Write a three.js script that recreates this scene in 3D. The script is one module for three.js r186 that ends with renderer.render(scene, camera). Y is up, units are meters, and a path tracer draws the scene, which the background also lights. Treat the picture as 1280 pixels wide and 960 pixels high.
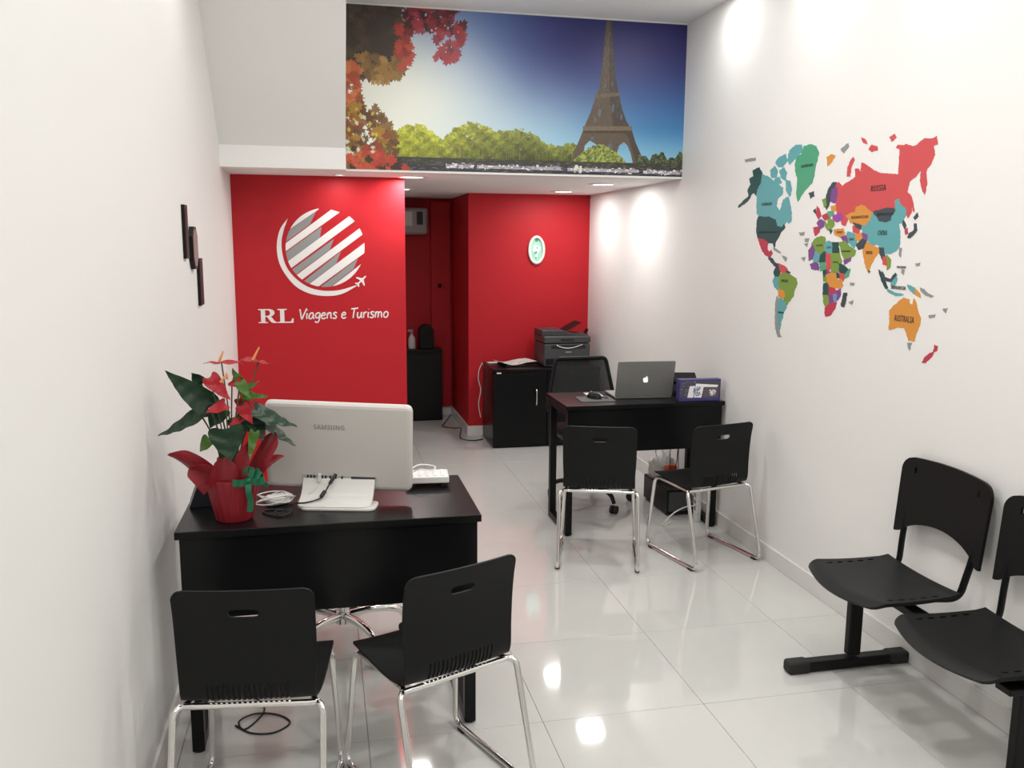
import * as THREE from 'three';
import { RoundedBoxGeometry } from 'three/addons/geometries/RoundedBoxGeometry.js';
import { mergeGeometries, mergeVertices, toCreasedNormals } from 'three/addons/utils/BufferGeometryUtils.js';
import { FontLoader } from 'three/addons/loaders/FontLoader.js';
import { RectAreaLightUniformsLib } from 'three/addons/lights/RectAreaLightUniformsLib.js';
import { TextGeometry } from 'three/addons/geometries/TextGeometry.js';

// ---------------------------------------------------------------- camera, exposure
const scene = new THREE.Scene();
scene.background = new THREE.Color(0x000000);
const FOCAL = 1086.946, EYE = [0, 1.6207, 0];
const RT = [0.977402, 0.006518, -0.211287], UP = [0.027271, 0.987284, 0.156612], FW = [0.209621, -0.158835, 0.964796];   // x, y, depth
const camera = new THREE.PerspectiveCamera(2 * Math.atan(480 / FOCAL) * 180 / Math.PI, 1280 / 960, 0.05, 60);
camera.position.set(...EYE);
camera.quaternion.setFromRotationMatrix(new THREE.Matrix4().makeBasis(
  new THREE.Vector3(RT[0], RT[1], -RT[2]), new THREE.Vector3(UP[0], UP[1], -UP[2]), new THREE.Vector3(-FW[0], -FW[1], FW[2])));
const renderer = new THREE.WebGLRenderer();
renderer.toneMapping = THREE.LinearToneMapping;
renderer.toneMappingExposure = 0.62;
renderer.shadowMap.enabled = true;
RectAreaLightUniformsLib.init();

// strengths of the lamps (candela); each lamp's own light is set in makeDownlight
const MAIN_CD = 7.0, WALL_CD = 1.35, LOW_CD = 3.3, LAMP_COLOR = 0xfffefb;

// ---------------------------------------------------------------- helpers
let seedValue = 7;
const rnd = () => { seedValue = (seedValue * 1664525 + 1013904223) >>> 0; return seedValue / 4294967296; };
const V = (x, y, d) => new THREE.Vector3(x, y, -d);                // x right, y up, d away from the camera
// a photo pixel's direction; met with a known wall or floor it gives a place
const ray = (px, py) => { const a = (px - 640) / FOCAL, b = (480 - py) / FOCAL; return [0, 1, 2].map((i) => RT[i] * a + UP[i] * b + FW[i]); };
const onDepth = (px, py, d) => { const v = ray(px, py), t = d / v[2]; return V(v[0] * t, EYE[1] + v[1] * t, d); };
const onSide = (px, py, x) => { const v = ray(px, py), t = x / v[0]; return V(x, EYE[1] + v[1] * t, v[2] * t); };
const taken = new Map();
const numbered = (name) => { const n = taken.get(name) ?? 0; taken.set(name, n + 1); return n ? `${name}_${String(n).padStart(3, '0')}` : name; };
const shadows = (m) => { m.castShadow = true; m.receiveShadow = true; return m; };
function obj(name, geometry, material, parent = scene) {
  const g = Array.isArray(geometry) ? mergeGeometries(geometry.map((k) => strip(k))) : geometry;
  const m = shadows(new THREE.Mesh(g, material));
  m.name = parent === scene ? numbered(name) : name;
  parent.add(m);
  return m;
}
function strip(g) { const k = g.index ? g.toNonIndexed() : g.clone(); for (const n of Object.keys(k.attributes)) if (!['position', 'normal', 'uv'].includes(n)) k.deleteAttribute(n); if (!k.attributes.uv) k.setAttribute('uv', new THREE.BufferAttribute(new Float32Array(k.attributes.position.count * 2), 2)); if (!k.attributes.normal) k.computeVertexNormals(); return k; }
function tag(o, label, category, group) { o.userData.label = label; o.userData.category = category; if (group) o.userData.group = group; return o; }
function thing(name, label, category, [x, y, d], turn = 0, group) {
  const o = new THREE.Group(); o.name = numbered(name); scene.add(o); o.position.set(x, y, -d); o.rotation.y = turn;
  return tag(o, label, category, group);
}
function struct(name, geometry, material, parent = scene) { const m = obj(name, geometry, material, parent); m.userData.kind = 'structure'; return m; }
// box from ranges x0..x1, y0..y1, near depth d0..far depth d1 (world) with uv in metres
function boxW(x0, x1, y0, y1, d0, d1, bevel = 0) {
  const w = x1 - x0, h = y1 - y0, l = d1 - d0;
  const g = bevel ? new RoundedBoxGeometry(w, h, l, 2, bevel) : metreUV(new THREE.BoxGeometry(w, h, l));
  g.translate((x0 + x1) / 2, (y0 + y1) / 2, -(d0 + d1) / 2);
  return g;
}
function metreUV(g) {
  const p = g.attributes.position, n = g.attributes.normal, uv = g.attributes.uv;
  for (let i = 0; i < p.count; i++) {
    const ax = Math.abs(n.getX(i)), ay = Math.abs(n.getY(i)), az = Math.abs(n.getZ(i));
    if (ax > ay && ax > az) uv.setXY(i, p.getZ(i), p.getY(i)); else if (ay > az) uv.setXY(i, p.getX(i), p.getZ(i)); else uv.setXY(i, p.getX(i), p.getY(i));
  }
  return g;
}
const bx = (w, h, l, x = 0, y = 0, z = 0, bevel = 0.002) => (bevel ? new RoundedBoxGeometry(w, h, l, 2, Math.min(bevel, w / 2.1, h / 2.1, l / 2.1)) : new THREE.BoxGeometry(w, h, l)).translate(x, y, z);
const cyl = (r0, r1, h, x = 0, y = 0, z = 0, n = 24) => new THREE.CylinderGeometry(r0, r1, h, n).translate(x, y, z);
const v3 = (x, y, z) => new THREE.Vector3(x, y, z);
// corner-rounded path through points
function fillet(pts, r, closed = false, n = 7) {
  const out = [], N = pts.length;
  for (let i = 0; i < N; i++) {
    if (!closed && (i === 0 || i === N - 1)) { out.push(pts[i].clone()); continue; }
    const a = pts[(i + N - 1) % N], b = pts[i], c = pts[(i + 1) % N];
    const da = a.clone().sub(b), dc = c.clone().sub(b), k = Math.min(r, da.length() * 0.49, dc.length() * 0.49);
    const s = b.clone().addScaledVector(da.normalize(), k), e = b.clone().addScaledVector(dc.normalize(), k);
    for (let j = 0; j <= n; j++) { const t = j / n; out.push(s.clone().multiplyScalar((1 - t) ** 2).addScaledVector(b, 2 * t * (1 - t)).addScaledVector(e, t * t)); }
  }
  return out;
}
const smooth = (pts, n = 40, closed = false) => new THREE.CatmullRomCurve3(pts, closed, 'centripetal').getPoints(n);
// tube through points by parallel transport; r may be a function of 0..1
function tube(pts, r, seg = 10, closed = false, flat = 1) {
  const P = closed ? [...pts, pts[0]] : pts, N = P.length, pos = [], idx = [];
  let nrm = null, prevT = null;
  const rad = typeof r === 'function' ? r : () => r;
  for (let i = 0; i < N; i++) {
    const a = P[Math.max(0, i - 1)], b = P[Math.min(N - 1, i + 1)];
    const T = (closed && (i === 0 || i === N - 1) ? P[1].clone().sub(P[N - 2]) : b.clone().sub(a)).normalize();
    if (!nrm) { nrm = Math.abs(T.y) < 0.9 ? v3(0, 1, 0) : v3(1, 0, 0); nrm.addScaledVector(T, -nrm.dot(T)).normalize(); }
    else { const q = new THREE.Quaternion().setFromUnitVectors(prevT, T); nrm.applyQuaternion(q); nrm.addScaledVector(T, -nrm.dot(T)).normalize(); }
    prevT = T;
    const B = T.clone().cross(nrm), R = rad(i / (N - 1));
    for (let j = 0; j < seg; j++) { const t = j / seg * Math.PI * 2; const q = P[i].clone().addScaledVector(nrm, Math.cos(t) * R).addScaledVector(B, Math.sin(t) * R * flat); pos.push(q.x, q.y, q.z); }
  }
  for (let i = 0; i < N - 1; i++) for (let j = 0; j < seg; j++) { const a = i * seg + j, b = i * seg + (j + 1) % seg; idx.push(a, b, a + seg, b, b + seg, a + seg); }
  if (!closed) for (const [s, flip] of [[0, 1], [(N - 1) * seg, 0]]) for (let j = 1; j < seg - 1; j++) flip ? idx.push(s, s + j + 1, s + j) : idx.push(s, s + j, s + j + 1);
  const g = new THREE.BufferGeometry(); g.setAttribute('position', new THREE.Float32BufferAttribute(pos, 3)); g.setIndex(idx); g.computeVertexNormals();
  g.setAttribute('uv', new THREE.Float32BufferAttribute(new Float32Array(pos.length / 3 * 2), 2));
  return g;
}
// sheet with thickness: rows s, columns u in -1..1; at(x, s) gives the place, half(s) the half width; cells inside a hole are left out and the hole's rim is rounded
function sheet(us, ss, at, half, th, hole = null, drop = null) {
  const U = us.length, S = ss.length, par = [];
  for (let j = 0; j < S; j++) for (let i = 0; i < U; i++) par.push([us[i] * half(ss[j]), ss[j]]);
  const keep = [];
  for (let j = 0; j < S - 1; j++) for (let i = 0; i < U - 1; i++) {
    const uc = (us[i] + us[i + 1]) / 2, sc = (ss[j] + ss[j + 1]) / 2;
    keep.push(!((hole && hole(uc * half(sc), sc) < 0) || (drop && drop(uc * half(sc), sc))));
  }
  const kept = (i, j) => i >= 0 && j >= 0 && i < U - 1 && j < S - 1 && keep[j * (U - 1) + i];
  if (hole) for (let j = 1; j < S - 1; j++) for (let i = 1; i < U - 1; i++) {
    const around = [kept(i, j), kept(i - 1, j), kept(i, j - 1), kept(i - 1, j - 1)];
    if (around.some((k) => k) && around.some((k) => !k)) {
      const q = par[j * U + i];
      if (drop && [[0, 0], [-1, 0], [0, -1], [-1, -1]].some(([a, b]) => { const uc = (us[i + a] + us[i + a + 1]) / 2, sc = (ss[j + b] + ss[j + b + 1]) / 2; return drop(uc * half(sc), sc); })) continue;
      for (let k = 0; k < 3; k++) { const e = 1e-4, f = hole(q[0], q[1]), gx = (hole(q[0] + e, q[1]) - f) / e, gs = (hole(q[0], q[1] + e) - f) / e, m = gx * gx + gs * gs || 1; q[0] -= f * gx / m; q[1] -= f * gs / m; }
    }
  }
  const pos = [], e = 1e-4;
  const normal = ([x, s]) => { const a = at(x + e, s).sub(at(x - e, s)), b = at(x, s + e).sub(at(x, s - e)); return a.cross(b).normalize(); };
  const top = par.map((q) => at(q[0], q[1])), nn = par.map(normal);
  for (const side of [0.5, -0.5]) top.forEach((p, k) => { const q = p.clone().addScaledVector(nn[k], th * side); pos.push(q.x, q.y, q.z); });
  const M = U * S, idx = [];
  const rim = (a, b) => idx.push(a, b, b + M, a, b + M, a + M);
  for (let j = 0; j < S - 1; j++) for (let i = 0; i < U - 1; i++) if (kept(i, j)) {
    const a = j * U + i, b = a + 1, c = a + U + 1, d = a + U;
    idx.push(a, b, c, a, c, d, a + M, c + M, b + M, a + M, d + M, c + M);
    if (!kept(i, j - 1)) rim(b, a); if (!kept(i, j + 1)) rim(d, c); if (!kept(i - 1, j)) rim(a, d); if (!kept(i + 1, j)) rim(c, b);
  }
  const g = new THREE.BufferGeometry(); g.setAttribute('position', new THREE.Float32BufferAttribute(pos, 3)); g.setIndex(idx);
  const uv = []; for (let k = 0; k < 2; k++) par.forEach(([x, s]) => uv.push(x, s)); g.setAttribute('uv', new THREE.Float32BufferAttribute(uv, 2));
  return toCreasedNormals(g, 0.7);
}
const range = (a, b, n) => Array.from({ length: n + 1 }, (_, i) => a + (b - a) * i / n);
const stadium = (cx, cs, hw, hs) => (x, s) => { const dx = Math.max(Math.abs(x - cx) - (hw - hs), 0); return Math.hypot(dx, s - cs) - hs; };
const anyHole = (list) => (x, s) => Math.min(...list.map((f) => f(x, s)));
function lathe(profile, n = 32) { return new THREE.LatheGeometry(profile.map(([r, y]) => new THREE.Vector2(r, y)), n); }
function shapeOf(pts) { const s = new THREE.Shape(); pts.forEach(([x, y], i) => (i ? s.lineTo(x, y) : s.moveTo(x, y))); s.closePath(); return s; }
function roundRect(w, h, r) {
  const s = new THREE.Shape(), x = w / 2, y = h / 2;
  s.moveTo(-x + r, -y); s.lineTo(x - r, -y); s.quadraticCurveTo(x, -y, x, -y + r); s.lineTo(x, y - r); s.quadraticCurveTo(x, y, x - r, y); s.lineTo(-x + r, y); s.quadraticCurveTo(-x, y, -x, y - r); s.lineTo(-x, -y + r); s.quadraticCurveTo(-x, -y, -x + r, -y);
  return s;
}
const extrude = (s, depth, bevel = 0, seg = 8) => new THREE.ExtrudeGeometry(s, { depth, bevelEnabled: bevel > 0, bevelThickness: bevel, bevelSize: bevel, bevelOffset: -bevel, bevelSegments: 3, curveSegments: seg });
// flat cut-out standing just off a wall: world points on the wall, pushed th along the wall's normal
function cutout(points, normal, th) {
  const a = Math.abs(normal.x) > 0.5, s = shapeOf(points.map((p) => (a ? [p.z, p.y] : [p.x, p.y])));
  const g = new THREE.ExtrudeGeometry(s, { depth: th, bevelEnabled: false });
  if (a) { const p = g.attributes.position; for (let i = 0; i < p.count; i++) p.setXYZ(i, points[0].x + normal.x * p.getZ(i), p.getY(i), p.getX(i)); const n = p.count; for (let i = 0; i < n; i += 3) { const t = [p.getX(i + 1), p.getY(i + 1), p.getZ(i + 1)]; if (normal.x < 0) { p.setXYZ(i + 1, p.getX(i + 2), p.getY(i + 2), p.getZ(i + 2)); p.setXYZ(i + 2, ...t); } } g.computeVertexNormals(); } else g.translate(0, 0, points[0].z);
  return g;
}

// ---------------------------------------------------------------- materials
function noiseTexture(size, cells, lo, hi, seed) {                 // soft tiling value noise, two octaves
  const val = (n, s) => { const g = new Float32Array(n * n); let q = s; for (let i = 0; i < n * n; i++) { q = (q * 1664525 + 1013904223) >>> 0; g[i] = q / 4294967296; } return g; };
  const oct = cells.map((n, k) => [n, val(n, seed + k * 77), 1 / (k + 1)]), data = new Uint8Array(size * size * 4);
  const tot = oct.reduce((a, o) => a + o[2], 0);
  for (let y = 0; y < size; y++) for (let x = 0; x < size; x++) {
    let s = 0;
    for (const [n, g, w] of oct) { const fx = x / size * n, fy = y / size * n, i = Math.floor(fx), j = Math.floor(fy), a = fx - i, b = fy - j, u = a * a * (3 - 2 * a), v = b * b * (3 - 2 * b), G = (p, q) => g[(q % n) * n + p % n];
      s += w * ((G(i, j) * (1 - u) + G(i + 1, j) * u) * (1 - v) + (G(i, j + 1) * (1 - u) + G(i + 1, j + 1) * u) * v); }
    const k = (y * size + x) * 4, c = Math.round(255 * (lo + (hi - lo) * s / tot)); data[k] = data[k + 1] = data[k + 2] = c; data[k + 3] = 255;
  }
  const t = new THREE.DataTexture(data, size, size); t.wrapS = t.wrapT = THREE.RepeatWrapping; t.magFilter = THREE.LinearFilter; t.needsUpdate = true; return t;
}
const rep = (t, k) => { const c = t.clone(); c.repeat.set(k, k); c.needsUpdate = true; return c; };
const plaster = noiseTexture(256, [24, 64, 128], 0, 1, 3), fine = noiseTexture(256, [64, 128], 0, 1, 9), mottled = noiseTexture(256, [5, 11, 40], 0.94, 1, 21);
const lin = (r, g, b) => new THREE.Color().setRGB(r, g, b);
const std = (c, roughness, more = {}) => new THREE.MeshStandardMaterial({ color: c, roughness, ...more });
const phys = (c, roughness, more = {}) => new THREE.MeshPhysicalMaterial({ color: c, roughness, ...more });
const M = {
  wall: std(lin(0.80, 0.79, 0.77), 0.62, { bumpMap: rep(plaster, 1), bumpScale: 0.0006 }),
  ceiling: std(lin(0.86, 0.85, 0.835), 0.8),
  red: phys(lin(0.48, 0.014, 0.022), 0.55, { specularIntensity: 0.5, bumpMap: rep(plaster, 1), bumpScale: 0.0005 }),
  tile: phys(lin(0.60, 0.60, 0.575), 0.06, { ior: 1.6, map: mottled }),
  grout: std(lin(0.55, 0.54, 0.52), 0.8),
  base: phys(lin(0.72, 0.71, 0.69), 0.15),
  black: phys(lin(0.0055, 0.0055, 0.006), 0.28, { specularIntensity: 0.4, bumpMap: rep(fine, 3), bumpScale: 0.0001 }),
  blackSteel: phys(lin(0.006, 0.006, 0.0065), 0.4, { specularIntensity: 0.4 }),
  plastic: phys(lin(0.008, 0.0083, 0.0085), 0.45, { specularIntensity: 0.35, bumpMap: rep(fine, 8), bumpScale: 0.00012 }),
  rubber: std(lin(0.012, 0.012, 0.012), 0.7),
  chrome: std(lin(0.78, 0.77, 0.75), 0.12, { metalness: 1 }),
  silver: std(lin(0.42, 0.42, 0.41), 0.32, { metalness: 1 }),
  alu: std(lin(0.27, 0.265, 0.255), 0.42, { metalness: 0.4 }),
  whitePlastic: phys(lin(0.80, 0.79, 0.76), 0.28),
  computerWhite: phys(lin(0.58, 0.55, 0.52), 0.35),
  standWhite: phys(lin(0.70, 0.69, 0.66), 0.3),
  stripGrey: std(lin(0.45, 0.43, 0.41), 0.5),
  cable: std(lin(0.78, 0.77, 0.75), 0.45),
  blackCable: std(lin(0.012, 0.012, 0.012), 0.5),
  grey: std(lin(0.30, 0.29, 0.28), 0.5),
  darkGrey: std(lin(0.045, 0.048, 0.052), 0.45),
  port: std(lin(0.01, 0.01, 0.01), 0.5),
  vinylWhite: std(lin(0.82, 0.80, 0.79), 0.4),
  vinylGrey: std(lin(0.28, 0.29, 0.29), 0.4),
  ink: std(lin(0.02, 0.02, 0.022), 0.5),
  lens: new THREE.MeshStandardMaterial({ color: 0xffffff, emissive: new THREE.Color(LAMP_COLOR), emissiveIntensity: 9, roughness: 0.6 }),
  leaf: phys(lin(0.012, 0.036, 0.016), 0.38, { specularIntensity: 0.5 }),
  leafLight: phys(lin(0.06, 0.13, 0.022), 0.45, { specularIntensity: 0.5 }),
  stem: std(lin(0.06, 0.085, 0.028), 0.6),
  spathe: phys(lin(0.33, 0.013, 0.02), 0.4, { specularIntensity: 0.5 }),
  spadix: std(lin(0.75, 0.32, 0.10), 0.5),
  wrap: phys(lin(0.27, 0.008, 0.017), 0.42, { bumpMap: rep(fine, 6), bumpScale: 0.0006 }),
  ribbon: phys(lin(0.012, 0.16, 0.075), 0.3),
  paper: std(lin(0.74, 0.73, 0.71), 0.7),
};

// ---------------------------------------------------------------- the room
const XL = -0.535, XR = 2.226, CEIL = 2.96, SOFFIT = 2.032, D_FRONT = -1.1, D_MURAL = 5.25, D_PANEL = 5.68, D_BACK = 7.186, D_RECESS = 8.15, X_PANEL = 0.525, X_COLUMN = 1.185, T = 0.12;
const floor = struct('floor', boxW(XL - T, XR + T, -0.16, -0.011, D_FRONT - T, D_RECESS + T), M.grout);
{ // porcelain tiles, each a piece with a recessed joint
  const PX = 0.5926, PD = 0.5926, GAP = 0.0014, shared = new Map();
  for (let i = -3; i < 4; i++) for (let j = -8; j < 12; j++) {
    const x0 = Math.max(0.6991 + i * PX + GAP / 2, XL), x1 = Math.min(0.6991 + (i + 1) * PX - GAP / 2, XR), d0 = Math.max(2.68 + j * PD + GAP / 2, D_FRONT), d1 = Math.min(2.68 + (j + 1) * PD - GAP / 2, D_RECESS);
    if (x1 - x0 < 0.01 || d1 - d0 < 0.01) continue;
    const w = x1 - x0, l = d1 - d0, key = `${w.toFixed(3)} ${l.toFixed(3)}`;
    if (!shared.has(key)) shared.set(key, metreUV(new RoundedBoxGeometry(w, 0.0115, l, 1, 0.0009)));
    const t = obj('floor_tile', shared.get(key), M.tile, floor);
    t.position.set((x0 + x1) / 2, -0.0115 / 2, -(d0 + d1) / 2);
  }
}
struct('wall_left', boxW(XL - T, XL, -0.01, CEIL + T, D_FRONT - T, D_RECESS + T), M.wall);
struct('wall_right', boxW(XR, XR + T, -0.01, CEIL + T, D_FRONT - T, D_RECESS + T), M.wall);
struct('wall_front', boxW(XL, XR, 0, CEIL, D_FRONT - T, D_FRONT), M.wall);
struct('ceiling', boxW(XL, XR, CEIL, CEIL + T, D_FRONT, D_MURAL + T), M.ceiling);
struct('wall_mezzanine', boxW(XL, XR, SOFFIT, CEIL, D_MURAL, D_MURAL + T), M.wall);
struct('ceiling_soffit', boxW(XL, XR, SOFFIT, SOFFIT + T, D_MURAL + T, D_RECESS), M.ceiling);
struct('wall_partition', boxW(XL, X_PANEL, 0, SOFFIT, D_PANEL, D_PANEL + T), M.red);
struct('wall_back', boxW(X_COLUMN, XR, 0, SOFFIT, D_BACK, D_RECESS), M.red);
struct('wall_recess', boxW(XL, XR, 0, SOFFIT + T, D_RECESS, D_RECESS + T), M.red);
{ // underside of a stair flight rising toward the front, with the beam it springs from
  const s = shapeOf([[5.14, SOFFIT], [5.14, 2.15], [4.30, 2.96], [5.25, 2.96], [5.25, SOFFIT]]);
  const g = new THREE.ExtrudeGeometry(s, { depth: 0.147 - XL, bevelEnabled: false });
  const p = g.attributes.position; for (let i = 0; i < p.count; i++) p.setXYZ(i, XL + p.getZ(i), p.getY(i), -p.getX(i));
  g.computeVertexNormals(); metreUV(g);
  struct('ceiling_stair', g, M.ceiling);
}
{ // skirting tiles
  const H = 0.0865, t = 0.012;
  const run = (name, list) => struct(name, list, M.base);
  run('baseboard_right', [boxW(XR - t, XR, 0.0005, H, D_FRONT, D_BACK, 0.002)]);
  run('baseboard_left', [boxW(XL, XL + t, 0.0005, H, D_FRONT, D_PANEL, 0.002)]);
  run('baseboard_partition', [boxW(XL + t, X_PANEL, 0.0005, H, D_PANEL - t, D_PANEL, 0.002)]);
  run('baseboard_back', [boxW(X_COLUMN - t, XR - t, 0.0005, H, D_BACK - t, D_BACK, 0.002), boxW(X_COLUMN - t, X_COLUMN, 0.0005, H, D_BACK, D_RECESS, 0.002)]);
  run('baseboard_recess', [boxW(X_PANEL, X_COLUMN - t, 0.0005, H, D_RECESS - t, D_RECESS, 0.002)]);
}
{ // narrow red door at the end of the recess
  const d = struct('door_1', boxW(0.985, 1.165, 0.09, 2.0, D_RECESS - 0.05, D_RECESS - 0.001, 0.004), M.red);
  const k = obj('door_knob', [cyl(0.012, 0.012, 0.03, 0, 0, 0, 16).rotateX(Math.PI / 2), new THREE.SphereGeometry(0.018, 16, 12).translate(0, 0, 0.02)], M.blackSteel, d);
  k.position.set(1.06, 1.235, -(D_RECESS - 0.06));
}

// ---------------------------------------------------------------- lamps
const GROUP_MAIN = 'round downlights in the high ceiling', GROUP_LOW = 'round downlights under the mezzanine';
function makeDownlight(x, y, d, r, cd, label, group, panel = false) {
  const t = thing('downlight', label, 'downlight', [x, y, d], 0, group);
  obj('trim_ring', lathe([[r * 0.82, -0.001], [r * 0.86, -0.008], [r, -0.007], [r * 1.12, -0.003], [r * 1.13, 0]], 40), M.whitePlastic, t);
  obj('lens', lathe([[0.0001, -0.0045], [r * 0.6, -0.0045], [r * 0.85, -0.003], [r * 0.85, -0.001]], 40), M.lens, t);
  if (panel) {                                                      // flat diffuse panel: an area light of its size just below the lens
    const side = r * 1.7, a = new THREE.RectAreaLight(LAMP_COLOR, cd / (side * side), side, side);
    a.position.set(0, -0.012, 0); a.rotation.x = -Math.PI / 2; t.add(a);
    return t;
  }
  const s = new THREE.SpotLight(LAMP_COLOR, cd, 0, 1.12, 1, 2);
  s.position.set(0, -0.02, 0); s.target.position.set(0, -1, 0); s.castShadow = true; s.shadow.radius = r * 50 * 0.8; s.shadow.mapSize.set(1024, 1024); s.shadow.camera.near = 0.01;
  t.add(s, s.target);
  return t;
}
for (const d of [4.55, 3.70, 2.87, 2.02, 1.17, 0.3]) makeDownlight(2.03, CEIL, d, 0.055, WALL_CD, 'small round downlight in the high ceiling along the wall with the world map', GROUP_MAIN, true);
for (const d of [3.62, 2.87, 2.02, 1.17, 0.3]) makeDownlight(-0.34, CEIL, d, 0.055, WALL_CD, 'small round downlight in the high ceiling along the wall with the three frames', GROUP_MAIN, true);
for (const d of [4.0, 2.85, 1.6, 0.4]) makeDownlight(1.0, CEIL, d, 0.09, MAIN_CD, 'larger round downlight along the middle of the high ceiling', GROUP_MAIN, true);
makeDownlight(1.86, SOFFIT, 6.71, 0.092, LOW_CD, 'round glowing downlight under the mezzanine beside the red back wall', GROUP_LOW, true);
makeDownlight(1.90, SOFFIT, 5.84, 0.092, LOW_CD, 'round glowing downlight under the mezzanine above the laptop desk, beside the white wall', GROUP_LOW, true);
makeDownlight(0.56, SOFFIT, 5.56, 0.092, LOW_CD, 'round glowing downlight at the free edge of the red logo wall', GROUP_LOW, true);
makeDownlight(0.12, SOFFIT, 5.50, 0.035, 0.6, 'tiny downlight above the logo on the red wall', GROUP_LOW, true);
makeDownlight(0.615, SOFFIT, 6.80, 0.08, 0.1, 'downlight in the dark red recess behind the logo wall', GROUP_LOW, true);

// ---------------------------------------------------------------- desks
function makeDesk(name, label, x0, x1, d0, d1, panelLow) {
  const t = thing(name, label, 'desk', [(x0 + x1) / 2, 0, (d0 + d1) / 2]);
  const w = x1 - x0, l = d1 - d0, H = 0.75, top = 0.025, k = 0.038;
  obj('tabletop', bx(w, top, l, 0, H - top / 2, 0, 0.003), M.black, t);
  obj('modesty_panel', bx(w - 0.024, H - top - panelLow, 0.018, 0, (H - top + panelLow) / 2, l / 2 - 0.02, 0.002), M.black, t);
  for (const s of [-1, 1]) {
    const x = s * (w / 2 - 0.014 - k / 2), z = l / 2 - 0.032 - k / 2;
    const leg = obj('leg_frame', [bx(k, H - top - 0.006, k, x, (H - top) / 2 + 0.003, z), bx(k, H - top - 0.006, k, x, (H - top) / 2 + 0.003, -z), bx(k * 0.98, k, 2 * z - k + 0.004, x, k / 2 + 0.006, 0), bx(k * 0.98, k, 2 * z - k + 0.004, x, H - top - k / 2, 0)], M.blackSteel, t);
    for (const q of [-1, 1]) obj('glide', cyl(0.014, 0.016, 0.008, x, 0.004, q * z, 16), M.rubber, leg);
  }
  return t;
}
makeDesk('office_desk', 'black desk carrying the white all-in-one computer and the red potted plant', -0.4623, 0.4859, 2.6877, 3.1943, 0.462);
makeDesk('office_desk', 'black desk carrying the open laptop, against the white wall', 1.278, 2.212, 4.483, 4.93, 0.481);

// ---------------------------------------------------------------- sled chairs
function makeSledChair() {
  const t = thing('sled_chair', '', 'chair', [0, 0, 0]);
  const prof = new THREE.CatmullRomCurve3([[-.168, .730], [-.152, .66], [-.142, .58], [-.140, .51], [-.143, .46], [-.141, .432], [-.127, .407], [-.09, .397], [-.04, .396], [.03, .400], [.10, .408], [.15, .415], [.175, .415], [.190, .408]].map(([w, y]) => v3(w, y, 0)), false, 'centripetal');
  const LEN = prof.getLength(); prof.arcLengthDivisions = 400; prof.updateArcLengths();
  const at = (x, s) => { const c = Math.min(Math.max(s / LEN, 0), 1), p = prof.getPointAt(c), q = prof.getTangentAt(c), u = x / 0.185, lift = c < 0.5 ? 0.012 * u * u * (1 - c) : 0.006 * u * u; return v3(x, p.y + (c < 0.5 ? 0 : lift) + q.y * Math.max(0, s - LEN), -(p.x + (c < 0.5 ? lift : 0))); };
  const half = (s) => { const R = 0.03, e = Math.min(s, LEN - s); let w = 0.184 + 0.007 * Math.max(0, (s - LEN * 0.5) / (LEN * 0.5)) - 0.006 * Math.exp(-(((s - 0.30) / 0.08) ** 2)); if (e < R) w -= R - Math.sqrt(Math.max(0, R * R - (R - e) ** 2)); return w; };
  const slotA = 0.272, slotB = 0.352, slots = 16, slotHalf = 0.115;
  const us = [...range(-1, -0.64, 5), ...range(-0.64, 0.64, slots * 2 + 1).slice(1), ...range(0.64, 1, 5).slice(1)];
  const ss = [...range(0, 0.03, 8), ...range(0.03, 0.055, 2).slice(1), ...range(0.055, 0.085, 9).slice(1), ...range(0.085, slotA, 10).slice(1), ...range(slotA, slotB, 8).slice(1), ...range(slotB, LEN - 0.03, 14).slice(1), ...range(LEN - 0.03, LEN, 8).slice(1)];
  const pitch = 1.28 / (slots * 2 + 1);
  const drop = (x, s) => { if (s < slotA || s > slotB) return false; const u = x / half(s); const k = Math.floor((u + 0.64) / pitch); return k >= 0 && k < slots * 2 + 1 && k % 2 === 1; };
  obj('shell', sheet(us, ss, at, half, 0.006, stadium(0, 0.070, 0.040, 0.012), drop), M.plastic, t);
  const r = 0.0095;
  for (const s of [-1, 1]) {
const f = obj('sled_leg', tube(fillet([v3(s * .165, .386, .105), v3(s * .197, .388, .140), v3(s * .200, r + .004, .245), v3(s * .200, r + .004, -.212), v3(s * .180, .398, -.176), v3(s * .165, .386, .04)], .045, true), r, 12, true), M.chrome, t);
    for (const z of [.195, -.165]) obj('glide', bx(.022, .012, .034, s * .2, .006, z, .003), M.rubber, f);
  }
  obj('rear_crossbar', tube(fillet([v3(-.186, .388, .122), v3(-.12, .3875, .122), v3(.12, .3875, .122), v3(.186, .388, .122)], .03), r * 0.95, 12), M.chrome, t);
  obj('front_crossbar', tube([v3(-.172, .394, -.11), v3(.172, .394, -.11)], r * 0.8, 10), M.chrome, t);
  return t;
}
{
  const G = 'black visitor chairs with chrome sled legs';
  const proto = makeSledChair();
  const spots = [
    [-0.207, 2.403, 0.129, 'black visitor chair with chrome sled legs, between the white left wall and the computer desk'],
    [0.302, 2.446, -0.411, 'black visitor chair with chrome sled legs turned toward the computer desk at its free corner'],
    [1.376, 4.186, 0.318, 'black visitor chair with chrome sled legs at the free end of the laptop desk'],
    [1.933, 4.134, -0.211, 'black visitor chair with chrome sled legs at the laptop desk beside the white wall'],
  ];
  spots.forEach(([x, d, a, label], i) => { let c = proto; if (i) { c = proto.clone(); c.name = numbered('sled_chair'); scene.add(c); } c.position.set(x, 0, -d); c.rotation.y = -a; c.userData = { label, category: 'chair', group: G }; });
}

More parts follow.
